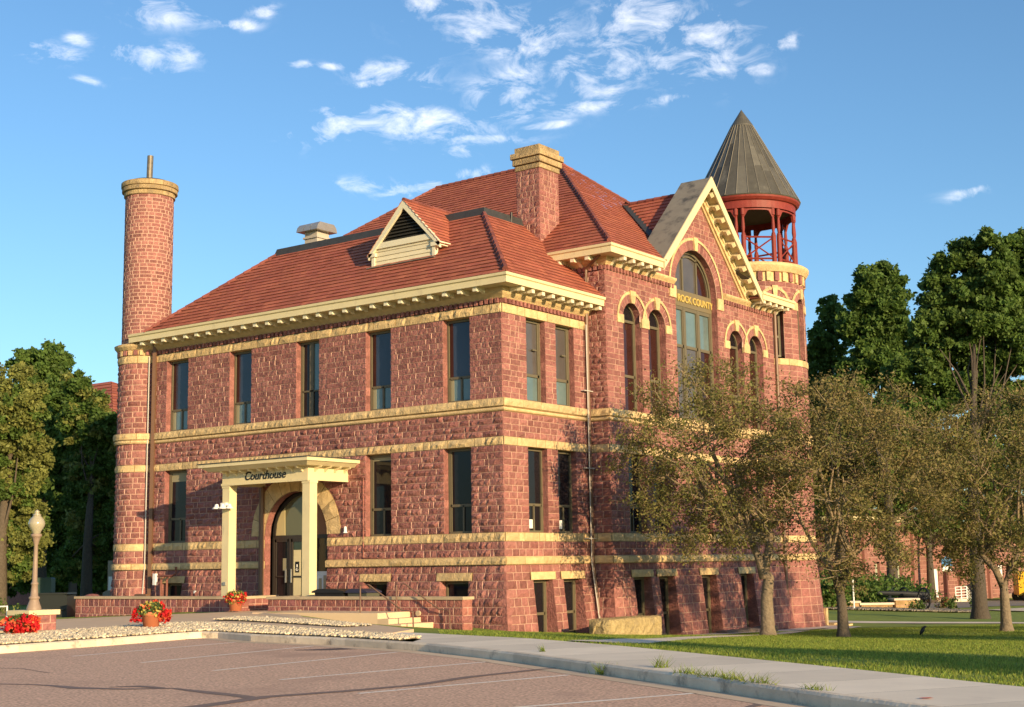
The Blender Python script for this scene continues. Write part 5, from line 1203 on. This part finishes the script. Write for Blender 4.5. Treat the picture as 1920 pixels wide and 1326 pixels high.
branchy('ornamental_tree','brownish tree with bare drooping twigs and a dark slim trunk, second from the building',t2,[t2+(0,0,1.0),t2-.05*RH+(0,0,1.6),t2-.4*RH+(0,0,2.3),t2+.45*RH+(0,0,2.5)],.175,t2+.35*RH+(0,0,5.05),(3.7,3.2,3.7),14,100,720,52000,.049,[m_lf_b,m_lf_a],.32,group='ornamental trees on the lawn',seed=5,bare=bare2,bark=m_barkd)
t3=b3(12.63,11.3,-.62)
branchy('ornamental_tree','greenish tree with pale trunk forking in a wide V, rightmost on the lawn',t3,[t3+(0,0,1.0),t3+(0,0,1.7),t3-.7*RH+(0,0,2.6),t3+.7*RH+(0,0,2.8)],.18,t3+.4*RH+(0,0,4.9),(4.0,3.4,3.7),14,95,680,48000,.052,[m_lf_b,m_lf_a],.72,group='ornamental trees on the lawn',seed=8)
def clumpy(name,label,base,r0,clumps,depth,mats,mixp,lsize,dens,seed,cat='tree',group=None,bark=None,forkh=.3,sub=.9):
    """clumps: (px,py,rx,ry) in photo pixels at the given distance"""
    rs=np.random.default_rng(seed); base=np.array(base,float); e=empty(name,tuple(base),label,cat,group); Cs=[];Rn=[];Mi=[]
    tb=MB(); pm_=FPX/depth; tops=[]
    for (px,py,rx,ry) in clumps:
        dz=rs.uniform(-.5,.5)*rx/pm_*1.2; c=at(px,py,depth+dz); a,b=rx/pm_,ry/pm_; tops.append(c)
        sub_=sub*.72; m_=max(8,int(11*a*b/(sub_*sub_))); p=rs.normal(0,1,(m_,3)); p/=np.linalg.norm(p,axis=1)[:,None]; p*=rs.uniform(.1,1,(m_,1))**.4
        a2,b2=a*1.12,b*1.10; sc=c+p[:,:1]*a2*RH+p[:,1:2]*a2*.9*FH+p[:,2:3]*b2*UPV
        nl=max(14,int(dens*5.2*a*b/m_)); sr=rs.uniform(.5,1.2,m_)*sub_*.7
        q=rs.normal(0,1,(m_,nl,3)); q/=np.linalg.norm(q,axis=2)[...,None]; q*=rs.uniform(.2,1,(m_,nl,1))**.5
        q=np.where(rs.random((m_,nl,1))<.12,q*1.5,q); L_=sc[:,None]+q*sr[:,None,None]*np.array((1,1,.8)); Cs.append(L_.reshape(-1,3)); rr=rs.random(m_)
        Rn.append((rr[:,None]*.5+rs.random((m_,nl))*.5).ravel()); Mi.append(np.repeat((rs.random(m_)<mixp).astype(int),nl))
    top=np.mean(tops,0); H=max(t[2] for t in tops)-base[2]; fk=base+(0,0,H*forkh); ctr=np.array((base[0]*.4+top[0]*.6,base[1]*.4+top[1]*.6,base[2]+H*.75))
    tb.tube([tuple(base+(0,0,-.5)),tuple(base),tuple(base+(0,0,.6)),tuple(fk),tuple(ctr)],[r0*1.7,r0*1.5,r0*1.1,r0*.8,r0*.25],10)
    for c in tops:
        s=fk+(ctr-fk)*rs.uniform(0,.8); 
        if c[2]<s[2]: s=fk
        mid=(s+c)/2+rs.normal(0,.3,3)-UPV*.2; tb.tube([tuple(s),tuple(s+(mid-s)*.8),tuple(s+(c-s)*.7)],[r0*.22,r0*.13,r0*.05],6,cap=False)
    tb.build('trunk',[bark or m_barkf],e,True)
    Cc_=np.concatenate(Cs); global rng; so_=rng; rng=rs; V,F_=quads(Cc_,lsize*.72,.6); rng=so_
    fast('crown',V,F_,mats,e,mi=np.concatenate(Mi),rnd=np.concatenate(Rn)); return e
def gp(px,depth,dy=0):
    d=CF+(px-960)/FPX*CR; q=CAM+d*depth; return b3(q[0],q[1],float(gz(q[0],q[1])))
GRT='tall trees behind the lawn'
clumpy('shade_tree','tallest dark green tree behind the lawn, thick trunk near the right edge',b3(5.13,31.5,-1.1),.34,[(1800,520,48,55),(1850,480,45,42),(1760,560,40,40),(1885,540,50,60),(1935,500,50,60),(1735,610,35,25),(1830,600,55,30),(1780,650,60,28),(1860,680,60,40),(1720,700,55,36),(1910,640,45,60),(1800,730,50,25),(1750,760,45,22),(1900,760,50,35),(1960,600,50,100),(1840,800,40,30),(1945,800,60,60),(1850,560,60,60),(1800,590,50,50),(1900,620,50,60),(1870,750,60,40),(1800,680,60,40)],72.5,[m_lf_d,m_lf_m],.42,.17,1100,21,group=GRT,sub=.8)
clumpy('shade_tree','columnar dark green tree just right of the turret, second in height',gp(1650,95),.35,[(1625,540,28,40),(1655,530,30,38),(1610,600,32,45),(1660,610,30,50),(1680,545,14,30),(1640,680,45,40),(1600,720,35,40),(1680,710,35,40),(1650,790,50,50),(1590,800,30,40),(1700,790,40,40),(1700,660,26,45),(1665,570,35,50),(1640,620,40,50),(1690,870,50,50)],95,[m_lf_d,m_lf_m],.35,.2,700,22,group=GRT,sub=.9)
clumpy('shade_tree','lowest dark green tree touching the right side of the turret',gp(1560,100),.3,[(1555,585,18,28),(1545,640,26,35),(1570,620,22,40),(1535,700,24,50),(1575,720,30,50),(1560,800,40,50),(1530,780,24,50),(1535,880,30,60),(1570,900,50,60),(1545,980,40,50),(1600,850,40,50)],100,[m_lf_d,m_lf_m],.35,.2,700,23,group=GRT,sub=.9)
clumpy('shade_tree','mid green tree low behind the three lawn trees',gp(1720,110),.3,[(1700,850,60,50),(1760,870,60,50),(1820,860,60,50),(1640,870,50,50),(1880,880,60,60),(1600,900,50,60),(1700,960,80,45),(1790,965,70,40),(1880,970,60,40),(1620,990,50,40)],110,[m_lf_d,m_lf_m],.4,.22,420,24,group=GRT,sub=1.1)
GLT='trees left of the tower'
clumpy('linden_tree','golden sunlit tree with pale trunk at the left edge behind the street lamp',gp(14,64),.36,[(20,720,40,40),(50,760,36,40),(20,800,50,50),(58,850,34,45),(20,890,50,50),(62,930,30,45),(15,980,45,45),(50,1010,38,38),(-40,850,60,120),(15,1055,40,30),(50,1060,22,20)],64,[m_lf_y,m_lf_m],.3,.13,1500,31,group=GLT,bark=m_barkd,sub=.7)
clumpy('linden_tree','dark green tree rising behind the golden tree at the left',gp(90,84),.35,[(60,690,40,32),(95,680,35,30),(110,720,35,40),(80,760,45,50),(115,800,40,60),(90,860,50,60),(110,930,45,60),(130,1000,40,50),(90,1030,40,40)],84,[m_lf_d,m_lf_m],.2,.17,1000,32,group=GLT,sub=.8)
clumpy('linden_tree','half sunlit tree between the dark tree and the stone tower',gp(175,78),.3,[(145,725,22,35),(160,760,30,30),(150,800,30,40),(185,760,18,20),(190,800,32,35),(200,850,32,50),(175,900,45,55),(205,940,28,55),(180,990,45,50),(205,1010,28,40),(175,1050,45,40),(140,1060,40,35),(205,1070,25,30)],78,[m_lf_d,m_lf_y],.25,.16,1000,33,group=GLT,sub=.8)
clumpy('linden_tree','far dark tree filling the gap beside the stone tower',gp(150,105),.3,[(60,860,60,90),(130,850,60,90),(195,900,45,90),(100,1010,90,60),(200,1010,60,70),(30,960,60,80),(150,960,80,70),(215,960,30,80),(20,1075,60,35),(80,1080,60,30),(140,1080,50,30),(195,1085,45,28)],105,[m_lf_d,m_lf_d],.2,.24,500,34,group=GLT,sub=1.1)
# trees standing outside the frame to the right, whose shade falls on walk and lawn
for i,(x,y,h,lab) in enumerate(((40,-22.0,7.6,'shade tree by the street beyond the right edge of the photo, nearest the parking lot'),(52,-25.5,9,'shade tree by the street beyond the right edge of the photo, farther along'),(38,-2.5,9.6,'broad shade tree beyond the right edge of the photo, level with the east wall'),(41,5.5,10.2,'tallest shade tree beyond the right edge of the photo, level with the turret'))):
    z=float(gz(x,y)); c=b3(x,y,z)
    rs=np.random.default_rng(50+i); e=empty('street_tree',(x,y,z),lab,'tree','street trees beyond the frame')
    mb=MB(); mb.tube([(x,y,z-.3),(x,y,z+2.5),(x+.2,y,z+h*.8)],[.25,.2,.06],8); mb.build('trunk',[m_bark],e,True)
    p=rs.normal(0,1,(90,3)); p/=np.linalg.norm(p,axis=1)[:,None]; p*=rs.uniform(.1,1,(90,1))**.45; sc_=c+(0,0,h*.55)+p*np.array((2.9,2.6 if i<2 else 3.9,h*.42))
    L_=(sc_[:,None]+rs.normal(0,.42,(90,110,3))).reshape(-1,3); V,F_=quads(L_,.11,.6); fast('crown',V,F_,[m_lf_m],e)
# ------------------------------------------------------------ weeds and grass
def blades(name,X,Y,Z,h,w_,mats,lean=.4):
    n=len(X); a=rng.uniform(0,6.28,n); hh=h*rng.uniform(.5,1.3,n); dx,dy=np.cos(a)*w_,np.sin(a)*w_; lx,ly=rng.normal(0,lean,n)*hh,rng.normal(0,lean,n)*hh
    V=np.stack([np.stack([X-dx,Y-dy,Z],-1),np.stack([X+dx,Y+dy,Z],-1),np.stack([X+lx,Y+ly,Z+hh],-1)],1).reshape(-1,3)
    return fast(name,V,np.arange(3*n).reshape(n,3),mats)
n=260000
dep=rng.uniform(0,1,n)**.8*46+15; pxs=rng.uniform(820,1990,n)
X=CAM[0]+dep*(CF[0]+(pxs-960)/FPX*CR[0]); Y=CAM[1]+dep*(CF[1]+(pxs-960)/FPX*CR[1])
PATHS=[[(12.9,-14.6),(12.3,-12.5),(11.0,-9.2),(8.9,-4.9),(7.6,-1.0),(6.4,4.5),(5.2,9.5),(3.6,16),(2.5,22)],[(-1.5,25.3),(3,25.8),(9,25.2),(16,24),(40,20)],[(1.9,8.5),(1.8,19.4),(1.9,21.5),(.8,23.6),(-1.5,24.6)]]
def dline(P_,X,Y):
    d=np.full(X.shape,1e9)
    for a,b in zip(P_[:-1],P_[1:]):
        ab=np.array(b)-np.array(a); t=np.clip(((X-a[0])*ab[0]+(Y-a[1])*ab[1])/(ab@ab),0,1); d=np.minimum(d,np.hypot(X-a[0]-t*ab[0],Y-a[1]-t*ab[1]))
    return d
dk=distk(X,Y); k=(~inlot(X,Y))&(dk>2.36)&(dline(PATHS[0],X,Y)>.5)&(dline(PATHS[1],X,Y)>.75)&(dline(PATHS[2],X,Y)>.56)&~((X<.35)&(Y<24))&~((X<1.2)&(Y>4.9)&(Y<23.5))&~((X<2)&(Y<-2.5))&((X-UC[0])**2+(Y-UC[1])**2>8)
k&=~inpoly([(-12.5,0.5),(-8.2,-9.1),(2.1,-13.4),(2.6,-13.95),(5.2,-14.2),(7.3,-13.9),(5.8,-12.2),(1.4,-8.2),(.62,-3),(.6,.5)],X,Y)
X,Y=X[k],Y[k]
tag(blades('grass',X,Y,gz(X,Y)-.01,.05,.012,[m_grass]),'short green lawn grass around the ornamental trees','grass',kind='stuff')
def weed(x,y,z,n,h,r,lab,w_=.008):
    X=x+rng.normal(0,r[0],n);Y=y+rng.normal(0,r[1],n); tag(blades('weed',X,Y,np.full(n,z),h,w_,[m_grass],.7),lab,'weed','weeds along the kerb')
weed(16.55,-19.85,.31,60,.16,(.10,.06),'small tuft of weeds in the gutter at the kerb foot, left of the others')
weed(17.6,-20.05,.44,40,.17,(.06,.05),'single spiky weed in the joint behind the kerb, mid sidewalk')
for i in range(1): 
    t=rng.uniform(0,1,420); X=18.3+t*1.9+rng.normal(0,.06,420); Y=-20.75-t*1.15+rng.normal(0,.06,420); kk=(np.sin(t*23)+np.sin(t*61+1)>-.1)|(rng.random(420)<.3); X=X[kk];Y=Y[kk]
    tag(blades('weed',X,Y,np.full(len(X),.44),.12,.007,[m_grass],.9),'long straggling row of grassy weeds in the joint behind the kerb','weed','weeds along the kerb')
weed(20.9,-22.25,.44,50,.08,(.10,.05),'flat little weed patch in the sidewalk joint at the right')
weed(14.0,-17.8,.45,25,.12,(.03,.03),'tiny dry weed on the sidewalk edge below the building corner')
# black bird on the lawn
bd=MB(); p=b3(11.36,6.85,-.56)
bd.tube([tuple(p+(0,0,.04)+ -.08*RH),tuple(p+(0,0,.12)-.03*RH),tuple(p+(0,0,.2)+.02*RH),tuple(p+(0,0,.27)+.06*RH),tuple(p+(0,0,.29)+.10*RH),tuple(p+(0,0,.285)+.16*RH)],[.015,.05,.065,.04,.035,.005],8)
bd.tube([tuple(p+(0,0,.12)),tuple(p+(0,0,-.02))],.008,4); bd.tube([tuple(p+(0,0,.12)+.03*FH),tuple(p+(0,0,-.02)+.03*FH)],.008,4)
tag(bd.build('bird',[m_black],None,True),'small black bird standing on the shaded lawn','bird')
# ------------------------------------------------------------ far building on the right
fb=empty('long_building',(-12,85,-1.5),'long low pink brick building with pale narrow windows and white stair rails behind the lawn','building')
mF=mkmap((-12,0,0),(0,1,0),(1,0,0)); b=MB()
wins=[(61.0,61.9,-.1,1.55),(65.3,66.2,-.1,1.6),(75.6,76.4,-.0,1.8),(81.5,82.4,.1,1.7),(93,94,.2,1.8),(99,100,.2,1.8)]
ops_=[('r',)+q for q in wins]+[('r',72.9,74.1,-1.35,1.0),('r',89.2,90.6,-1.2,1.2)]
ashlar(b,mF,56,110,[(-2.6,4.6,22,0,1,0)],ops_,1.3,.02,cell=.6)
for o in ops_: reveal(b,mF,o,.25)
b.box(-26,-12.25,56,110,-2.6,4.6,0); b.box(-26.2,-11.8,55.8,110.2,4.6,4.9,2)
for y in (58.6,63.6,68.2,71.5,78.5,86): b.box(-12,-11.75,y,y+.5,-2.6,4.4,0)
b.build('wall',[m_pink,m_mortar,m_cream],fb)
m_pw=mat('pale_window',(.34,.35,.25),.4)
for q in wins:
    w2=MB(); w2.mbox(mF,q[0],q[1],q[2],q[3],-.25,-.2); w2.build('window',[m_pw],fb)
for a,c in ((72.9,74.1),(89.2,90.6)):
    w2=MB(); w2.mbox(mF,a,c,-1.35,1.1,-.22,-.1); w2.build('door',[m_white],fb)
for y in (75.2,91.5):
    w2=MB(); w2.box(-11.7,-10.2,y-2.6,y,-1.9,-1.38,1); w2.box(-11.7,-10.2,y,y+.5,-1.9,-1.6,1)
    for k in range(5): w2.tube([(-10.2,y-2.6,-1.3+k*.22),(-10.2,y,-1.3+k*.22),(-10.2,y+1.3,-2.0+k*.22)],.035,4,0)
    for yy in (y-2.6,y-1.3,y,): w2.tube([(-10.2,yy,-1.4),(-10.2,yy,-.4)],.05,4,0)
    w2.tube([(-10.2,y+1.3,-2),(-10.2,y+1.3,-1.1)],.05,4,0); w2.build('stair_railing',[m_white,m_conc],fb)
structure(ribbon('back_street',[(-9.5,50),(-8.8,62),(-6,76),(10,110),(40,150)],-6,3.5,0,lambda x,y:gzf(x,y)+.03,[mat('old_street',(.22,.20,.18),.9,.05,(2,.1))],True,seg=2))
structure(ribbon('back_pavement',[(.5,50),(1.5,60),(6,74),(20,100)],-1.2,1.2,0,lambda x,y:gzf(x,y)+.06,[m_conc],True,seg=2))
# yellow loader-like vehicle
vy=empty('yellow_vehicle',(-5,79,-1.9),'bright yellow work vehicle at the right edge beyond the back street','vehicle')
w2=MB(); w2.hexa([(-7,78.2,-1.2),(-3.5,79.5,-1.2),(-5,83,-1.2),(-8.5,81.7,-1.2),(-7,78.2,.7),(-3.5,79.5,.7),(-5,83,.7),(-8.5,81.7,.7)],0); w2.hexa([(-6.6,79.3,.7),(-4.1,80.2,.7),(-5,82.6,.7),(-7.5,81.8,.7),(-6.4,79.6,1.7),(-4.3,80.4,1.7),(-5.1,82.3,1.7),(-7.2,81.6,1.7)],1); w2.build('body',[m_yellow,m_gl],vy)
for c in ((-6.3,78.3,-1.35),(-4.0,79.2,-1.35),(-8.2,81.9,-1.35),(-5.2,82.9,-1.35)):
    w2=MB(); w2.tube([(c[0]-.15,c[1]+.3,c[2]),(c[0]+.15,c[1]-.1,c[2])],.5,14); w2.build('wheel',[m_black],vy)
# sign on brown post
sg=empty('street_sign',(-6.9,61,-1.6),'blue and white sign on a dark red post behind the lawn','sign')
w2=MB(); w2.box(-7.0,-6.75,60.9,61.15,-1.9,1.0,0); w2.build('post',[m_brownpost],sg)
w2=MB(); fs=lambda a,b_,d:b3(-6.7,61,0)+a*RH+(0,0,b_)-FH*d
w2.prism([(-.35,.95),(.35,.95),(.35,1.25),(-.35,1.25)],fs,0,.05,1); w2.prism([(-.38,1.3),(.38,1.3),(.38,1.75),(0,2.0),(-.38,1.75)],fs,0,.05,0); w2.build('sign_board',[m_blue,m_white],sg)
# memorial: low walls, gravel mound, flag poles, cannon
structure(ribbon('gravel_mound',[(-10,40),(-5.5,41),(-2.5,43.5),(-.9,46.5)],-1.9,1.9,0,lambda x,y:gzf(x,y)+.05,[m_stoneg],True))
poly=[(-10,39),(-5,38.8),(-1.5,41.2),(.6,45.5),(-.5,48.5),(-3,48.5),(-6,44.5),(-10,42.5)]
tag(pebbles('river_stones',poly,0,5200,.05,.11,[m_stoneg],zfun=lambda x,y:gz(x,y)+.06),'grey river stones around the memorial walls and cannon','stones',kind='stuff')
def lwall(a,b_,z0,z1,t,lab,cap=.12):
    a=b3(*a,0);b_=b3(*b_,0); d=(b_-a);L_=np.linalg.norm(d);d/=L_; nn=b3(d[1],-d[0],0); mb=MB()
    for mp,u0,u1 in ((mkmap(a,d,nn),0,L_),(mkmap(b_,-nn,d),0,t),(mkmap(a-nn*t,-nn*-1,-d),0,t)): ashlar(mb,mp,u0,u1,[(z0,z1,3,0,1,0)],[],.9,.03,cell=.3)
    q=[a+nn*.1-d*.1,b_+nn*.1+d*.1,b_-nn*(t+.1)+d*.1,a-nn*(t+.1)-d*.1]; mb.hexa([tuple(p[:2])+(z1,) for p in q]+[tuple(p[:2])+(z1+cap,) for p in q],2)
    q=[a,b_,b_-nn*t,a-nn*t]; mb.hexa([tuple(p[:2])+(z0,) for p in q]+[tuple(p[:2])+(z1,) for p in q],0)
    tag(mb.build('memorial_wall',[m_rock,m_mortar,m_conc]),lab,'wall','memorial walls')
lwall((-8.6,41.6),(-6.0,43.4),-1.3,-.72,.5,'long low dark capped memorial wall nearest the turret')
lwall((-5.9,43.5),(-4.4,44.6),-1.4,-.85,.5,'low tan memorial wall in the middle, between the poles and the pedestal')
lwall((-4.35,45.0),(-3.3,45.9),-1.5,-.62,.9,'block-like tan stone pedestal in front of the cannon')
for (x,y,z,h,r,lab) in ((-4.8,39.8,-1.1,1.75,.05,'short white pole left of the boulder, nearer the lawn'),(-9.0,51.8,-1.1,1.5,.06,'short tan pole right of the boulder, in front of the hedge')):
    w2=MB(); w2.lathe((x,y,z),[(.15,0),(.15,.05),(r,.08),(r,h),(r*1.3,h+.02),(0,h+.08)],10); tag(w2.build('pole',[m_white if x>-6 else m_post]),lab,'pole','poles by the memorial')
w2=MB(); w2.lathe((-9.4,51.2,-1.2),[(.62,0),(.66,.25),(.48,.6),(.25,.9),(0,.98)],9); tag(w2.build('boulder',[m_rock]),'pointed tan boulder between the two poles','boulder')
cn=empty('cannon',(-5.2,47,-1.2),'black field cannon with spoked wheels behind the pedestal','cannon')
def wheel(c,r,axis):
    w2=MB(); a=np.array(axis,float);a/=np.linalg.norm(a); u=np.cross(a,UPV);u/=np.linalg.norm(u); c=np.array(c,float)
    w2.tube([tuple(c+u*r*math.cos(t)+UPV*r*math.sin(t)) for t in np.linspace(0,2*math.pi,25)],.055,6,0,cap=False); w2.tube([tuple(c-a*.15),tuple(c+a*.15)],.12,8)
    for k in range(12): t=2*math.pi*k/12; w2.tube([tuple(c),tuple(c+u*r*math.cos(t)+UPV*r*math.sin(t))],.03,4)
    w2.build('wheel',[m_wood],cn)
AX=RH*.5+FH*.86
wheel((-3.1,46.4,-.55),.62,RH*.86+FH*.3); wheel((-5.3,48.9,-.5),.55,RH*.86+FH*.3)
w2=MB(); w2.tube([(-3.1,46.4,-.55),(-5.3,48.9,-.5)],.08,6); cc=b3(-4.2,47.6,-.4); w2.tube([tuple(cc+RH*.9+(0,0,.0)),tuple(cc-RH*.5+(0,0,.12)),tuple(cc-RH*2.2+(0,0,.2))],[.2,.17,.12],10); w2.tube([tuple(cc),tuple(cc+RH*.4-FH*.5-(0,0,.6))],.08,6)
w2.box(-7.9,-6.2,48.3,49.6,-.9,.1,0); w2.build('barrel',[m_wood],cn)
# white lamp-like fixture and stone step by the turret
w2=MB(); w2.lathe((-3.1,30.6,-1.1),[(.16,0),(.16,.7),(.12,.8),(.09,1.8),(.13,1.9),(.13,2.1),(.22,2.25),(.22,2.4),(.05,2.45),(.05,4.4),(0,4.4)],10); tag(w2.build('pale_column',[mat('pale_column',(.5,.46,.36),.6)]),'slender pale column standing just right of the turret','column')
st=MB(); st.box(1.0,1.6,22.3,23.4,-1.4,-.93,0); st.box(1.0,1.9,22.1,23.7,-1.4,-1.0,0); st.box(1.3,1.42,21.95,22.15,-1.0,-.25,0); tag(st.build('stone_step',[m_yel]),'cream stone steps at the foot of the turret','steps')
# hedges and plants
def bush(name,lab,c,r,n,size,mats,cat='bush',group=None,mixp=.3,cl=14):
    e=empty(name,tuple(c),lab,cat,group); w2=MB(); c=np.array(c,float)
    for k in range(6):
        a=rng.uniform(0,6.28); w2.tube([tuple(c-(0,0,.1)),tuple(c+np.array((math.cos(a)*r[0]*.5,math.sin(a)*r[1]*.5,r[2]*.7)))],.02,4)
    w2.build('stem',[m_twig],e); s=c+(0,0,r[2]*.5)+rng.normal(0,.42,(cl,3))*np.array(r); L_=(s[:,None]+rng.normal(0,.22,(cl,n//cl,3))*np.array((max(r[0],.4),max(r[1],.4),r[2]))*.8).reshape(-1,3); L_=L_[L_[:,2]>c[2]-.05]
    V,F_=quads(L_,size,.6); fast('foliage',V,F_,mats,e,mi=(rng.random(len(F_))<mixp).astype(int)); return e
for i,(px,d,rr) in enumerate(((1548,88,2.0),(1590,90,2.2),(1640,94,2.2),(1668,97,1.6),(1520,84,1.5))):
    q=gp(px,d); labs=['dark hedge bush directly right of the pale column','dark hedge bush behind the left pole','dark hedge bush behind the cannon box','dark hedge bush at the right end of the hedge','dark hedge bush half hidden by the turret']
    bush('hedge_bush',labs[i],(q[0],q[1],q[2]),(rr,1.2,1.25),3600,.12,[m_lf_d,m_lf_m],group='hedge behind the memorial',cl=40)
for i,(x,y,r_,lab) in enumerate(((-2.2,48.8,.5,'small green perennial right of the cannon wheel'),(-3.2,49.8,.6,'reddish perennial behind the cannon wheel'),(-2.6,43.6,.45,'low grey green plant on the gravel below the pedestal'),(-1.3,50.2,.35,'small pale plant at the right end of the gravel'))):
    bush('perennial',lab,(x,y,float(gz(x,y))),(r_,r_,.6),500,.07,[m_lf_m,m_brown if i==1 else m_lf_s],'plant','plants around the memorial',.4)
# left background
nb=empty('neighbour_building',(-60,45,0),'brick building with red hipped roof in deep shade behind the left trees','building')
q=at(170,1100,118); r_=at(300,1100,112); 
w2=MB(); w2.box(-104,-61.6,32,42,-2,13.3,0); w2.build('wall',[m_redlow],nb)
w2=MB(); A_,B_,C2,D2=b3(-105,31,13.1),b3(-60.6,31,13.1),b3(-60.6,43,13.1),b3(-105,43,13.1); T1,T2=b3(-98,37,17.7),b3(-68.8,37,17.7)
roofplane(w2,A_,B_,T2,T1,.6,.9,.06); roofplane(w2,B_,C2,T2,T2,.6,.9,.06); roofplane(w2,C2,D2,T1,T2,.6,.9,.06); roofplane(w2,D2,A_,T1,T1,.6,.9,.06); w2.build('roof',TM,nb)
for k in range(6):
    w2=MB(); x=-92+k*5; w2.box(x,x+1.4,31.85,32.05,1,3.8,0); w2.build('window',[m_pw],nb)
ub=at(212,1116,62); w2=MB(); ub=b3(ub[0],ub[1],float(gz(ub[0],ub[1]))); f2=lambda a,b_,d:ub+a*RH+(0,0,b_)-FH*d
w2.prism([(-.35,-.2),(.5,-.2),(.5,2.3),(-.15,2.3),(-.15,1.0),(-.35,.9)],f2,-.3,.4,0); w2.prism([(-.1,1.0),(.25,1.0),(.25,1.6),(-.1,1.6)],f2,.4,.43,1); tag(w2.build('utility_cabinet',[m_util,m_white]),'beige utility cabinet with a white notice beside the stone tower','cabinet')
bd_=at(173,1120,58); w2=MB(); w2.lathe((bd_[0],bd_[1],.1),[(.62,0),(.6,.45),(.42,.72),(.2,.84),(0,.86)],10); tag(w2.build('boulder',[m_redlow]),'rounded boulder top showing above the left planter wall','boulder')
bx=at(102,1150,56); f3=lambda a,b_,d:b3(bx[0],bx[1],float(gz(bx[0],bx[1])))+a*RH+(0,0,b_)-FH*d
w2=MB(); w2.prism([(-.55,-.2),(.65,-.2),(.65,.85),(.5,.9),(-.5,.9),(-.55,.85)],f3,-.6,.5,0); w2.prism([(-.6,.9),(.68,.9),(.66,.96),(-.58,.96)],f3,-.65,.55,0); w2.tube([tuple(f3(-.5,.3,.55)),tuple(f3(.6,.3,.55))],.03,6); tag(w2.build('dumpster',[mat('dark_dumpster',(.02,.023,.02),.5)]),'dark green dumpster in the shade behind the street lamp','dumpster')
ub2=at(86,1095,66); f4=lambda a,b_,d:b3(ub2[0],ub2[1],float(gz(ub2[0],ub2[1])))+a*RH+(0,0,b_)-FH*d
w2=MB(); w2.prism([(-.35,-.2),(.35,-.2),(.35,1.6),(.3,1.66),(-.3,1.66),(-.35,1.6)],f4,-.3,.3,0); tag(w2.build('utility_cabinet',[mat('green_cabinet',(.06,.10,.085),.5)]),'grey green utility cabinet in the shade right of the street lamp','cabinet')
bush('shrub','small bright shrub at the foot of the golden tree',(*gp(8,60)[:2],.05),(.9,.6,.6),900,.06,[m_lf_m,m_lf_y],cl=20)
